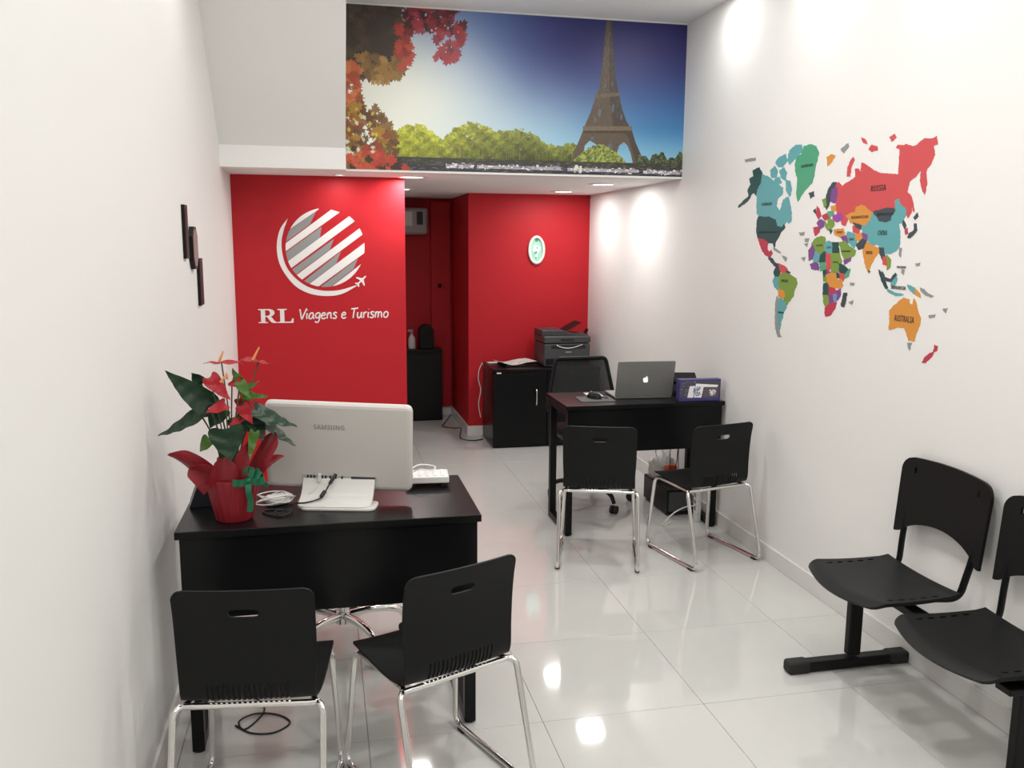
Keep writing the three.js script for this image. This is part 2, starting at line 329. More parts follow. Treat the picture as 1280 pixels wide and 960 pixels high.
// ---------------------------------------------------------------- waiting bench (faces -x)
{
  const t = thing('waiting_bench', 'black two-seat waiting bench on T-shaped feet along the white wall under the map', 'bench', [1.98, 0, 2.415]);
  const seats = [-0.265, 0.255], posts = [-0.415, 0.415];          // local z, toward the camera
  obj('beam', bx(0.05, 0.03, 1.02, 0.0, 0.365, 0, 0.004), M.blackSteel, t);
  for (const z of posts) {
    const leg = obj('leg', [bx(0.055, 0.31, 0.036, 0, 0.205, z, 0.008), bx(0.44, 0.04, 0.05, -0.02, 0.024, z, 0.008)], M.blackSteel, t);
    for (const s of [-1, 1]) obj('end_cap', bx(0.09, 0.048, 0.058, -0.02 + s * 0.215, 0.0245, z, 0.012), M.rubber, leg);
    obj('bracket', bx(0.16, 0.022, 0.06, 0, 0.353, z, 0.004), M.blackSteel, leg);
  }
  const HW = 0.222, slotRow = [];
  for (const s of [-1, 1]) for (let k = 0; k < 5; k++) slotRow.push(stadium(s * 0.165, 0.10 + k * 0.05, 0.0035, 0.003));
  const seatHole = anyHole([-1, 1].flatMap((s) => [0, 1, 2, 3, 4].map((k) => (x, y) => { const dy = Math.max(Math.abs(y - (0.09 + k * 0.045)) - 0.009, 0); return Math.hypot(dy, x - s * 0.185) - 0.0045; })));
  // s runs from rear edge to front edge; x along the wall
  const seatAt = (x, s) => { const u = x / HW, front = 0.335 + 0.05 * (1 - u * u); const f = s / 0.36; const bow = Math.pow(Math.max(0, f), 1.5); const px = 0.165 - (s * (1 - bow) + bow * front * f); const drop = f > 0.86 ? -0.9 * (f - 0.86) * (f - 0.86) : 0; return v3(px, 0.408 + 0.012 * u * u - 0.006 * Math.sin(Math.PI * Math.min(f, 1)) + drop + (f < 0.1 ? (0.1 - f) * 0.05 : 0), x); };
  const seatHalf = (s) => { const R = 0.05, e = 0.36 - s; let w = HW - 0.02 * (1 - s / 0.36); if (e < R) w -= 0.6 * (R - Math.sqrt(Math.max(0, R * R - (R - e) ** 2))); return w; };
  const seatG = sheet([...range(-1, -0.92, 2), ...range(-0.92, -0.78, 7).slice(1), ...range(-0.78, 0.78, 16).slice(1), ...range(0.78, 0.92, 7).slice(1), ...range(0.92, 1, 2).slice(1)], [...range(0, 0.31, 44), ...range(0.31, 0.36, 8).slice(1)], seatAt, seatHalf, 0.012, seatHole);
  const BH = 0.305, backHole = anyHole([-1, 1].map((s) => (x, y) => { const dy = Math.max(Math.abs(y - 0.055) - 0.010, 0); return Math.hypot(dy, x - s * 0.165) - 0.0055; }));
  const backAt = (x, s) => { const u = x / 0.231; const lower = BH - 0.068 * Math.pow(Math.max(0, 1 - u * u * 1.25), 0.75); const top = 0.012 * u * u; const y = 0.835 - top - s / BH * (lower - top); return v3(0.226 - 0.09 * (0.835 - y) - 0.020 * u * u, y, x); };
  const backHalf = (s) => { const R = 0.05; let w = 0.233 - 0.006 * s / BH; if (s < R) w -= R - Math.sqrt(Math.max(0, R * R - (R - s) ** 2)); return w; };
  const backG = sheet([...range(-1, -0.85, 3), ...range(-0.85, -0.65, 8).slice(1), ...range(-0.65, 0.65, 18).slice(1), ...range(0.65, 0.85, 8).slice(1), ...range(0.85, 1, 3).slice(1)], [...range(0, 0.03, 6), ...range(0.03, 0.08, 9).slice(1), ...range(0.08, BH, 16).slice(1)], backAt, backHalf, 0.012, backHole);
  for (const z of seats) {
    const s = obj('seat', seatG, M.plastic, t); s.position.z = z;
    for (const q of [-1, 1]) obj('seat_bracket', bx(0.26, 0.02, 0.03, 0.02, 0.391, q * 0.14, 0.004), M.blackSteel, s);
    const b = obj('backrest', backG, M.plastic, t); b.position.z = z + 0.03;
    for (const q of [-1, 1]) obj('back_support', tube(fillet([v3(0.10, 0.393, q * 0.15 - 0.03), v3(0.184, 0.393, q * 0.166 - 0.026), v3(0.188, 0.56, q * 0.184), v3(0.214, 0.69, q * 0.184)], 0.07), 0.013, 10, false, 0.7), M.blackSteel, b);
  }
}

// ---------------------------------------------------------------- all-in-one computer
const font = await new FontLoader().loadAsync('fonts/droid/droid_sans_bold.typeface.json');
const serif = await new FontLoader().loadAsync('fonts/droid/droid_serif_bold.typeface.json');
function text(str, width, depth, f = font, tall = 0) {              // centred lettering of a given width
  const g = new TextGeometry(str, { font: f, size: 1, depth: 0.02, curveSegments: 3, bevelEnabled: false }); g.computeBoundingBox();
  const b = g.boundingBox, k = width / (b.max.x - b.min.x), ky = tall ? tall / (b.max.y - b.min.y) : k;
  g.translate(-(b.max.x + b.min.x) / 2, -(b.max.y + b.min.y) / 2, 0); g.scale(k, ky, depth / 0.02); return g;
}
{
  const t = thing('all_in_one_computer', 'white all-in-one computer seen from behind on the black desk', 'computer', [0.04, 0.75, 2.954], -0.24);
  const tilt = new THREE.Matrix4().makeTranslation(0, 0.04, 0).multiply(new THREE.Matrix4().makeRotationX(0.09)).multiply(new THREE.Matrix4().makeRotationZ(-0.03));
  const place = (m) => { m.applyMatrix4(tilt); return m; };
  const body = place(obj('body', extrude(roundRect(0.498, 0.306, 0.026), 0.004, 0.017, 10).translate(0, 0.153, 0), M.computerWhite, t));
  place(obj('screen', bx(0.48, 0.285, 0.004, 0, 0.155, -0.0185, 0.001), M.port, t));
  const strip_ = place(obj('port_strip', bx(0.252, 0.02, 0.003, 0.003, 0.043, 0.0215, 0.001), M.stripGrey, t));
  for (const x of [-0.105, -0.094, -0.083, -0.055, -0.044, -0.028, -0.010, 0.012]) obj('port', bx(0.006, 0.010, 0.002, x, 0.046, 0.0235, 0.0005), M.port, strip_);
  obj('vent', bx(0.082, 0.010, 0.002, 0.084, 0.046, 0.0235, 0.0005), M.darkGrey, strip_);
  place(obj('lettering', text('SAMSUNG', 0.104, 0.0012).translate(-0.03, 0.222, 0.0208), M.grey, t));
  const prof = smooth([v3(0, 0.082, 0.022), v3(0, 0.055, 0.038), v3(0, 0.028, 0.064), v3(0, 0.013, 0.10), v3(0, 0.009, 0.135)], 24), curve = new THREE.CatmullRomCurve3(prof), L = curve.getLength();
  obj('stand', sheet(range(-1, 1, 12), [...range(0, L - 0.03, 20), ...range(L - 0.03, L, 8).slice(1)], (x, s) => { const p = curve.getPointAt(Math.min(Math.max(s / L, 0), 1)); return v3(x + 0.003, p.y, p.z); }, (s) => 0.122 - (L - s < 0.03 ? 0.03 - Math.sqrt(Math.max(0, 0.0009 - (0.03 - L + s) ** 2)) : 0), 0.007), M.standWhite, t);
  obj('stand_foot', extrude(roundRect(0.25, 0.10, 0.03), 0.004, 0.002).rotateX(-Math.PI / 2).translate(0.018, 0.0022, 0.09), M.standWhite, t);
  obj('stand_neck', bx(0.12, 0.07, 0.02, 0, 0.045, -0.005, 0.005), M.whitePlastic, t);
  const wire = obj('power_lead', tube(smooth([v3(-0.012, 0.087, 0.03), v3(-0.02, 0.075, 0.05), v3(-0.035, 0.045, 0.07), v3(-0.045, 0.030, 0.09), v3(-0.09, 0.019, 0.11), v3(-0.135, 0.016, 0.115), v3(-0.155, 0.005, 0.12)], 40), 0.0026, 8), M.blackCable, t);
  obj('plug', tube([v3(-0.008, 0.094, 0.026), v3(-0.024, 0.068, 0.052)], 0.0055, 10), M.blackCable, wire);
  obj('ferrite', tube([v3(-0.036, 0.047, 0.072), v3(-0.044, 0.034, 0.092)], 0.007, 12), M.blackCable, wire);
  obj('white_plug', [bx(0.011, 0.03, 0.012, -0.07, 0.078, 0.036, 0.003).rotateZ(-0.1), tube(smooth([v3(-0.068, 0.062, 0.042), v3(-0.085, 0.04, 0.06), v3(-0.115, 0.02, 0.06), v3(-0.135, 0.004, 0.05)], 24), 0.0022, 8)], M.cable, t);
}
{ // coiled white lead around an adapter, beside the pot
  const t = thing('power_adapter', 'white power adapter wrapped in its own cable beside the plant pot', 'power adapter', [-0.165, 0.75, 2.93], 0.4);
  obj('adapter', new RoundedBoxGeometry(0.085, 0.034, 0.05, 4, 0.014).translate(0, 0.018, 0), M.whitePlastic, t);
  const pts = []; for (let i = 0; i <= 70; i++) { const a = i / 70 * Math.PI * 2 * 3.3; pts.push(v3(-0.02 + Math.cos(a) * (0.062 + 0.018 * Math.sin(i * 0.21)), 0.012 + 0.026 * (0.5 + 0.5 * Math.sin(a * 1.3)), Math.sin(a) * (0.036 + 0.01 * Math.cos(i * 0.3)))); }
  obj('cable', tube(pts, 0.0023, 7), M.cable, t);
}
tag(obj('black_cable', tube(smooth([V(-.118, .7535, 2.835), V(-.125, .757, 2.80), V(-.15, .754, 2.79), V(-.17, .762, 2.81), V(-.15, .757, 2.84), V(-.13, .7535, 2.82), V(-.14, .7535, 2.79), V(-.18, .7535, 2.80), V(-.21, .7535, 2.84), V(-.205, .7535, 2.86), V(-.18, .7535, 2.862), V(-.15, .7535, 2.855)], 90), 0.0026, 8), M.blackCable), 'thin black cable bundled on the desk beside the white adapter', 'cable');
{ // white power strip behind the computer's right edge
  const t = thing('power_strip', 'white power strip with plugs at the back corner of the computer desk', 'power strip', [0.355, 0.75, 3.09], -0.08);
  const b = obj('body', bx(0.155, 0.026, 0.105, 0, 0.027, 0, 0.005), M.whitePlastic, t);
  for (let i = 0; i < 5; i++) obj('rib', bx(0.012, 0.003, 0.085, -0.055 + i * 0.0275, 0.0413, 0, 0.001), M.paper, b);
  for (const x of [-0.06, 0.06]) for (const z of [-0.035, 0.035]) obj('foot', bx(0.024, 0.014, 0.02, x, 0.007, z, 0.003), M.rubber, t);
  obj('cable', tube(smooth([v3(-0.06, 0.046, 0.02), v3(-0.03, 0.062, 0.03), v3(0.02, 0.05, 0.0), v3(0.03, 0.056, -0.03), v3(-0.03, 0.064, -0.03), v3(-0.07, 0.046, 0.0)], 40), 0.0023, 7), M.cable, t);
}
{ // small stand seen edge-on behind the pot, by the wall
  const t = thing('desk_stand', 'dark slanted desk stand by the wall behind the red pot', 'desk stand', [-0.405, 0.75, 2.99], 0.12);
  obj('board', extrude(shapeOf([[-0.052, 0.002], [0.052, 0.002], [0.006, 0.132], [-0.004, 0.132]]), 0.10, 0.001).translate(0, 0, -0.05), std(lin(0.012, 0.014, 0.024), 0.35), t);
  for (const q of [-1, 1]) obj('foot_strip', bx(0.012, 0.003, 0.098, q * 0.044, 0.0018, 0, 0.001), M.rubber, t);
}

// ---------------------------------------------------------------- potted anthurium
{
  const P0 = [-0.295, 0.75, 2.80];
  const t = thing('potted_anthurium', 'anthurium with red flowers in a red crepe-wrapped pot with green bow', 'potted plant', P0);
  const loc = (px, py, dd = 0) => onDepth(px, py, P0[2] - dd).sub(V(...P0));          // dd: metres nearer than the pot's axis
  // pleated crepe wrap
  const n = 96, prof = [[0.052, 0.001], [0.057, 0.004], [0.063, 0.035], [0.071, 0.075], [0.079, 0.115], [0.082, 0.135], [0.080, 0.142], [0.073, 0.137], [0.066, 0.11]];
  const g = lathe(prof, n), p = g.attributes.position;
  for (let i = 0; i < p.count; i++) { const a = Math.atan2(p.getZ(i), p.getX(i)), k = 1 + (0.022 * Math.sin(a * 26 + 2 * Math.sin(a * 5)) + 0.014 * Math.sin(a * 41 + p.getY(i) * 30)) * Math.min(1, p.getY(i) / 0.03); p.setX(i, p.getX(i) * k); p.setZ(i, p.getZ(i) * k); }
  g.computeVertexNormals();
  obj('wrapped_pot', g, M.wrap, t);
  obj('soil', cyl(0.066, 0.06, 0.012, 0, 0.112, 0, 28), std(lin(0.035, 0.022, 0.014), 0.9), t);
  // paper flaps standing out of the rim
  function flap(base, tip, w0, w1, side, sag = 0) {
    const Y = tip.clone().sub(base), L = Y.length(), X = side.clone().addScaledVector(Y, -side.dot(Y) / (L * L)).normalize(), N = X.clone().cross(Y).normalize(); Y.normalize();
    const ph = rnd() * 6;
    return sheet(range(-1, 1, 12), range(0, L, 14), (x, s) => { const f = s / L; return base.clone().addScaledVector(Y, s).addScaledVector(X, x).addScaledVector(N, 0.010 * Math.sin(x * 75 + ph) * (0.35 + f) + sag * Math.sin(f * Math.PI)).add(v3(0, -0.02 * f * f * Math.cos(x * 20), 0)); }, (s) => { const f = s / L; return (w0 + (w1 - w0) * f) * (f > 0.75 ? 1 - 0.75 * ((f - 0.75) / 0.25) ** 2 : 1); }, 0.0012);
  }
  const flaps = [
    [v3(-0.055, 0.130, 0.03), loc(212, 557, 0.04), 0.045, 0.024, v3(0.3, 1, 0.5), -0.01], [v3(-0.045, 0.130, 0.055), loc(238, 577, 0.075), 0.05, 0.03, v3(1, 0.3, 0), 0.0],
    [v3(0.012, 0.128, 0.066), loc(312, 545, 0.085), 0.034, 0.013, v3(1, 0, 0.2), 0.008], [v3(-0.02, 0.128, 0.068), loc(283, 566, 0.09), 0.05, 0.028, v3(1, 0, 0), 0.006],
    [v3(0.058, 0.128, 0.02), loc(345, 533, 0.02), 0.030, 0.030, v3(0.8, -0.4, 0.4), 0.0], [v3(0.066, 0.128, -0.02), loc(352, 560, -0.03), 0.03, 0.022, v3(0.3, -0.4, 1), 0.0], [v3(-0.01, 0.128, -0.066), loc(285, 560, -0.08), 0.05, 0.035, v3(1, 0, 0), 0.0],
  ];
  for (const f of flaps) obj('wrap_flap', flap(...f), M.wrap, t);
  // heart-shaped leaves and spathes
  function blade(base, tip, N0, W, droop, fold) {
    const Y = tip.clone().sub(base), L = Y.length(); Y.normalize();
    const N = N0.clone().addScaledVector(Y, -N0.dot(Y)).normalize(), X = Y.clone().cross(N);
    const half = (s) => { const f = Math.min(Math.max(s / L, 0), 1); return W * (f < 0.22 ? Math.sqrt(Math.max(0.02, 1 - ((0.22 - f) / 0.22) ** 2 * 0.75)) : Math.pow(Math.max(0, 1 - ((f - 0.22) / 0.78) ** 1.35), 1.1)) + 0.0006; };
    return sheet(range(-1, 1, 10), [...range(0, L * 0.25, 5), ...range(L * 0.25, L, 12).slice(1)], (x, s) => { const f = s / L, u = x / W; return base.clone().addScaledVector(Y, s - L * 0.28 * u * u * Math.max(0, 1 - f * 1.6) ** 2).addScaledVector(X, x).addScaledVector(N, fold * Math.abs(u) * W - droop * L * (f * f - f) * -1 + 0.0025 * Math.sin(s * 160 + x * 60)); }, half, 0.0012);
  }
  const stemTo = (a, b, r = 0.0026) => tube(smooth([a, a.clone().lerp(b, 0.5).add(v3((b.x - a.x) * -0.18, 0.02, 0.0)), b], 14), r, 7);
  const leaves = [   // base px, tip px, nearness, half width, normal, material
    [262, 508, 206, 463, 0.02, 0.040, [0.3, 0.35, 1], M.leaf], [250, 516, 197, 545, 0.03, 0.030, [-0.2, 1, 0.7], M.leaf], [282, 536, 289, 577, 0.085, 0.052, [0, 0.5, 1], M.leaf],
    [318, 512, 372, 533, 0.03, 0.033, [0.1, 1, 0.55], M.leaf], [334, 529, 370, 557, 0.0, 0.024, [0.4, 1, 0.5], M.leaf], [252, 480, 239, 466, -0.02, 0.020, [0.2, 0.3, 1], M.leaf],
    [306, 488, 290, 460, 0.01, 0.019, [0.6, 0.2, 1], M.leafLight], [308, 484, 325, 477, 0.03, 0.015, [0, 1, 0.6], M.leafLight], [306, 494, 336, 495, 0.03, 0.018, [0, 1, 0.6], M.leafLight],
    [300, 478, 312, 498, 0.05, 0.017, [0.2, 0.5, 1], M.leafLight], [262, 548, 250, 565, 0.02, 0.022, [-0.3, 0.3, 1], M.leafLight], [318, 540, 312, 575, 0.075, 0.015, [0.3, 0.2, 1], M.leafLight],
    [316, 520, 330, 552, 0.02, 0.034, [0.5, 0.6, 1], M.leaf], [296, 520, 318, 540, -0.02, 0.040, [0.1, 0.7, 1], M.leaf], [276, 512, 262, 535, -0.03, 0.036, [-0.3, 0.6, 1], M.leaf],
  ];
  for (const [bx_, by, tx, ty, dd, W, N, m] of leaves) {
    const b = loc(bx_, by, dd), e = loc(tx, ty, dd + 0.03);
    const lf = obj('leaf', blade(b, e, v3(...N), W, 0.28, 0.18), m, t);
    obj('petiole', stemTo(v3((bx_ - 290) * 0.0006, 0.115, dd * 0.4), b), M.stem, lf);
  }
  const flowers = [   // base px, tip px, nearness, half width, normal, spadix direction px or null
    [262, 472, 288, 500, 0.04, 0.026, [0.5, 0.3, 1], [276, 478, 281, 470]], [282, 505, 257, 516, 0.06, 0.022, [0, 0.8, 0.8], null], [300, 454, 254, 453.5, 0.0, 0.030, [0, 1, 0.05], [274, 452, 279, 439]],
    [306, 450, 342, 455, -0.03, 0.026, [0, 1, 0.05], [316, 450, 324, 434]], [290, 476, 304, 480, 0.02, 0.020, [0.2, 0.6, 1], [284, 474, 283, 466]], [302, 508, 316, 530, 0.06, 0.020, [-0.2, 0.6, 1], null],
    [300, 498, 314, 514, 0.0, 0.022, [0.4, 0.5, 1], null], [306, 502, 326, 512, -0.04, 0.02, [0.2, 0.7, 1], null], [290, 528, 308, 524, 0.05, 0.018, [0, 1, 0.6], null],
  ];
  for (const [bx_, by, tx, ty, dd, W, N, sp] of flowers) {
    const b = loc(bx_, by, dd), e = loc(tx, ty, dd + 0.02), flat = N[2] < 0.1;
    const f = obj('spathe', blade(b, e, v3(...N), W, flat ? 0.04 : 0.25, 0.15), M.spathe, t);
    obj('flower_stem', stemTo(v3((bx_ - 290) * 0.0005, 0.115, dd * 0.3), flat ? loc((bx_ + tx) / 2, by, dd + 0.01) : b, 0.0022), M.stem, f);
    if (sp) obj('spadix', tube([loc(sp[0], sp[1], dd + 0.012), loc(sp[2], sp[3], dd + 0.012)], (k) => 0.0048 * (1 - 0.55 * k), 10), M.spadix, f);
  }
  // ribbon bow
  const band = (pts, side, w) => { const c = new THREE.CatmullRomCurve3(pts), L = c.getLength(); return sheet(range(-1, 1, 4), range(0, L, 26), (x, s) => c.getPointAt(Math.min(Math.max(s / L, 0), 1)).addScaledVector(side, x), () => w, 0.0008); };
  const K = v3(0.055, 0.142, 0.072), k = (x, y, z) => K.clone().add(v3(x, y, z));
  const bow = obj('ribbon_bow', [
    band([k(0, 0, 0), k(-0.02, 0.006, -0.006), k(-0.044, 0.004, 0.0), k(-0.047, -0.002, 0.012), k(-0.022, -0.004, 0.016), k(0, 0, 0.005)], v3(0.15, 1, 0.2).normalize(), 0.012),
    band([k(0, 0, 0), k(0.02, 0.008, -0.006), k(0.042, 0.010, 0.0), k(0.045, 0.002, 0.012), k(0.022, -0.002, 0.016), k(0, 0, 0.005)], v3(-0.15, 1, 0.2).normalize(), 0.012),
    band([k(0, 0, 0), k(-0.012, 0.024, 0.004), k(-0.006, 0.044, 0.006), k(0.010, 0.040, 0.010), k(0.006, 0.016, 0.012), k(0, 0, 0.005)], v3(0.9, 0.1, 0.45).normalize(), 0.010),
    band([k(0.004, 0, 0), k(0.022, 0.022, 0.004), k(0.034, 0.034, 0.008), k(0.028, 0.018, 0.014), k(0.004, 0, 0.006)], v3(0.5, -0.5, 0.6).normalize(), 0.010)], M.ribbon, t);
  obj('knot', new THREE.SphereGeometry(0.011, 16, 12).scale(1, 0.9, 0.8).translate(K.x, K.y, K.z + 0.004), M.ribbon, bow);
  obj('ribbon_tail', band([k(0, 0, 0.004), k(-0.002, -0.03, 0.012), k(0.003, -0.065, 0.006), k(-0.001, -0.10, 0.004)], v3(1, 0.05, 0.1).normalize(), 0.009), M.ribbon, bow);
  obj('ribbon_tail', band([k(0.004, 0, 0.002), k(0.03, -0.006, 0.006), k(0.058, -0.018, 0.0)], v3(0.1, 1, 0.3).normalize(), 0.008), M.ribbon, bow);
}

// ---------------------------------------------------------------- office chairs
function starBase(t, c, arms, metal, R, hubY, m = metal) {
  const base = obj('star_base', [cyl(0.028, 0.032, 0.05, 0, hubY, 0), ...arms.map((a) => { const x = Math.cos(a), z = -Math.sin(a); return tube(smooth([v3(x * 0.02, hubY + 0.004, z * 0.02), v3(x * R * 0.5, hubY + 0.012, z * R * 0.5), v3(x * R * 0.88, hubY - 0.008, z * R * 0.88), v3(x * R, 0.062, z * R)], 16), (k) => 0.017 - 0.005 * k, 10); })], metal, t);
  for (const a of arms) { const x = Math.cos(a) * R, z = -Math.sin(a) * R; obj('caster', [cyl(0.025, 0.025, 0.018, -0.013, 0.025, 0, 18), cyl(0.025, 0.025, 0.018, 0.013, 0.025, 0, 18)].map((q) => q.rotateZ(0)).map((q) => q.applyMatrix4(new THREE.Matrix4().makeTranslation(0, 0, 0))).map((q, i) => { q.translate(i ? -0.013 : 0.013, -0.025, 0); q.rotateZ(Math.PI / 2); q.rotateY(a + 0.6); const off = v3(i ? 0.013 : -0.013, 0, 0).applyAxisAngle(v3(0, 1, 0), a + 0.6); q.translate(x + off.x, 0.025, z + off.z); return q; }), M.rubber, base); }
  obj('gas_lift', [cyl(0.024, 0.024, 0.20, 0, hubY + 0.10, 0), cyl(0.014, 0.014, 0.32, 0, hubY + 0.18, 0)], m, t);
  return base;
}
{
  const t = thing('office_chair', 'black swivel chair on a chrome star base behind the computer desk', 'chair', [0.045, 0, 3.43], 0);
  starBase(t, null, [10, 82, 154, 226, 298].map((a) => a * Math.PI / 180), M.chrome, 0.265, 0.115);
  obj('seat', new RoundedBoxGeometry(0.42, 0.06, 0.40, 4, 0.028).translate(0, 0.45, 0), M.plastic, t);
  obj('backrest', new RoundedBoxGeometry(0.36, 0.30, 0.035, 4, 0.016).translate(0, 0.74, -0.21), M.plastic, t);
  obj('back_bar', tube(fillet([v3(0, 0.42, -0.05), v3(0, 0.42, -0.25), v3(0, 0.75, -0.235)], 0.06), 0.014, 10), M.chrome, t);
}
{
  const t = thing('office_chair', 'black mesh-back swivel chair behind the laptop desk', 'chair', [1.63, 0, 5.13], 0);
  starBase(t, null, [-75, -3, 69, 141, 213].map((a) => a * Math.PI / 180), M.plastic, 0.27, 0.11, M.blackSteel);
  obj('seat', new RoundedBoxGeometry(0.44, 0.065, 0.42, 4, 0.028).translate(0, 0.455, 0), M.plastic, t);
  const w = (y) => 0.17 + (0.89 - y) * 0.20;
  const frame = [v3(-w(.89), .89, -.27), v3(w(.89), .89, -.27), v3(w(.56), .56, -.225), v3(-w(.56), .56, -.225)];
  const f = obj('back_frame', tube(fillet(frame, 0.03, true), 0.013, 10, true), M.plastic, t);
  const alpha = (() => { const n = 64, d = new Uint8Array(n * n * 4); for (let y = 0; y < n; y++) for (let x = 0; x < n; x++) { const k = (y * n + x) * 4, c = (x % 8 < 5 || y % 8 < 5) ? 255 : 0; d[k] = d[k + 1] = d[k + 2] = c; d[k + 3] = 255; } const q = new THREE.DataTexture(d, n, n); q.wrapS = q.wrapT = THREE.RepeatWrapping; q.repeat.set(40, 40); q.magFilter = THREE.LinearFilter; q.needsUpdate = true; return q; })();
  const meshMat = std(lin(0.012, 0.012, 0.013), 0.7, { alphaMap: alpha, transparent: true, side: THREE.DoubleSide });
  obj('back_mesh', sheet(range(-1, 1, 10), range(0, 0.32, 10), (x, s) => v3(x, 0.885 - s, -0.268 + s * 0.135 - 0.02 * (1 - (x / 0.2) ** 2)), (s) => w(0.885 - s) - 0.004, 0.001), meshMat, f);
  obj('back_bar', tube(fillet([v3(0, 0.43, -0.05), v3(0, 0.43, -0.27), v3(0, 0.62, -0.26)], 0.06), 0.016, 10), M.plastic, t);
}

// ---------------------------------------------------------------- things on the laptop desk
{
  const t = thing('laptop', 'open silver laptop with glowing logo, seen from behind on the black desk', 'laptop', [1.780, 0.75, 4.638], -0.06);
  obj('base', bx(0.335, 0.012, 0.225, 0, 0.008, -0.118, 0.004), M.alu, t);
  obj('keyboard', bx(0.27, 0.001, 0.10, 0, 0.0145, -0.085, 0.0003), M.port, t);
  const lidM = new THREE.Matrix4().makeTranslation(0, 0.013, -0.004).multiply(new THREE.Matrix4().makeRotationX(0.24));
  const lid = obj('lid', extrude(roundRect(0.337, 0.216, 0.01), 0.003, 0.0015).translate(0, 0.108, -0.002), M.alu, t); lid.applyMatrix4(lidM);
  const screen = obj('screen', bx(0.322, 0.20, 0.001, 0, 0.109, -0.0042, 0.0003), new THREE.MeshStandardMaterial({ color: 0x0a0a0a, roughness: 0.2 }), lid);
  const glow = new THREE.MeshStandardMaterial({ color: 0xffffff, emissive: 0xffffff, emissiveIntensity: 0.95, roughness: 0.5 });
  // fruit emblem: two lobes above and below, a bite on the right, a leaf
  const a = new THREE.Shape(); a.moveTo(0, 0.011); a.bezierCurveTo(0.006, 0.016, 0.012, 0.014, 0.0145, 0.0095); a.bezierCurveTo(0.0085, 0.006, 0.0085, -0.003, 0.0155, -0.006); a.bezierCurveTo(0.013, -0.014, 0.008, -0.0185, 0.004, -0.017); a.bezierCurveTo(0.001, -0.0158, -0.001, -0.0158, -0.004, -0.017); a.bezierCurveTo(-0.010, -0.0185, -0.0165, -0.006, -0.0155, 0.002); a.bezierCurveTo(-0.0145, 0.012, -0.006, 0.0155, 0, 0.011);
  const b = new THREE.Shape(); b.moveTo(0.0005, 0.013); b.bezierCurveTo(0.0, 0.018, 0.003, 0.021, 0.0075, 0.0225); b.bezierCurveTo(0.008, 0.018, 0.005, 0.0135, 0.0005, 0.013);
  obj('glowing_logo', [a, b].map((s) => extrude(s, 0.0006, 0, 8).translate(0.002, 0.105, 0.0026)), glow, lid);
}
{
  const t = thing('mouse_pad', 'dark grey mouse pad left of the laptop', 'mouse pad', [1.50, 0.75, 4.665], -0.06);
  obj('pad', extrude(roundRect(0.20, 0.17, 0.012), 0.003, 0.0008).rotateX(-Math.PI / 2), std(lin(0.05, 0.05, 0.053), 0.6), t);
}
{
  const t = thing('computer_mouse', 'black computer mouse on the dark mouse pad', 'mouse', [1.505, 0.7545, 4.70], 0.35);
  obj('body', new THREE.SphereGeometry(1, 28, 14, 0, Math.PI * 2, 0, Math.PI / 2).scale(0.035, 0.034, 0.055), M.plastic, t);
  obj('wheel', cyl(0.008, 0.008, 0.006, 0, 0, 0, 16).rotateZ(Math.PI / 2).translate(0, 0.026, -0.03), M.grey, t);
}
tag(obj('mouse_cable', tube(smooth([V(1.52, .7575, 4.76), V(1.55, .757, 4.72), V(1.57, .757, 4.66), V(1.585, .7535, 4.73), V(1.60, .7535, 4.78)], 30), 0.0022, 7), M.blackCable), 'short dark cable between the mouse and the laptop', 'cable');
{
  const t = thing('paper_sheet', 'white paper sheet beside the laptop', 'paper', [1.597, 0.7502, 4.80], -0.05);
  obj('sheet', bx(0.09, 0.001, 0.16, -0.06, 0.0008, 0, 0), M.paper, t);
}
function canvasTexture(w, h, paint) { const c = document.createElement('canvas'); c.width = w; c.height = h; paint(c.getContext('2d'), w, h); const t = new THREE.CanvasTexture(c); t.colorSpace = THREE.SRGBColorSpace; return t; }
{
  const t = thing('display_box', 'purple-framed printed desk display box standing beside the laptop', 'desk display', [2.066, 0.75, 4.53], -0.02);
  const purple = std(lin(0.055, 0.045, 0.20), 0.35);
  obj('box', bx(0.248, 0.125, 0.05, 0, 0.0635, 0, 0.003), purple, t);
  const print = canvasTexture(512, 230, (c, w, h) => {
    c.fillStyle = '#4a4652'; c.fillRect(0, 0, w, h);
    let q = 5; const r = () => { q = (q * 1664525 + 1013904223) >>> 0; return q / 4294967296; };
    for (let i = 0; i < 130; i++) { c.fillStyle = ['#6d6878', '#3a3644', '#8b8494', '#55505f'][i % 4]; c.beginPath(); c.arc(r() * w * 0.4, r() * h, 2 + r() * 7, 0, 7); c.fill(); }
    c.fillStyle = '#ecebee'; c.beginPath(); c.moveTo(120, 70); c.lineTo(190, 66); c.lineTo(170, 226); c.lineTo(92, 222); c.fill();
    c.fillStyle = '#f4f2f0'; c.beginPath(); c.moveTo(198, 36); c.lineTo(490, 60); c.lineTo(480, 90); c.lineTo(300, 84); c.lineTo(275, 226); c.lineTo(180, 222); c.fill();
    c.fillStyle = '#5d5560'; c.fillRect(300, 92, 190, 134);
    for (let i = 0; i < 60; i++) { c.fillStyle = ['#8a93ab', '#b8b6c0', '#63708f'][i % 3]; c.beginPath(); c.arc(215 + (r() - 0.5) * 90, 140 + (r() - 0.5) * 120, 3 + r() * 9, 0, 7); c.fill(); }
    for (let i = 0; i < 50; i++) { c.fillStyle = ['#e8e2e0', '#cfc5c5', '#f6f3f0'][i % 3]; c.beginPath(); c.arc(420 + (r() - 0.5) * 80, 160 + (r() - 0.5) * 70, 3 + r() * 8, 0, 7); c.fill(); }
  });
  obj('print', new THREE.PlaneGeometry(0.236, 0.098).translate(0, 0.0685, 0.0256), std(0xffffff, 0.35, { map: print }), t);
}
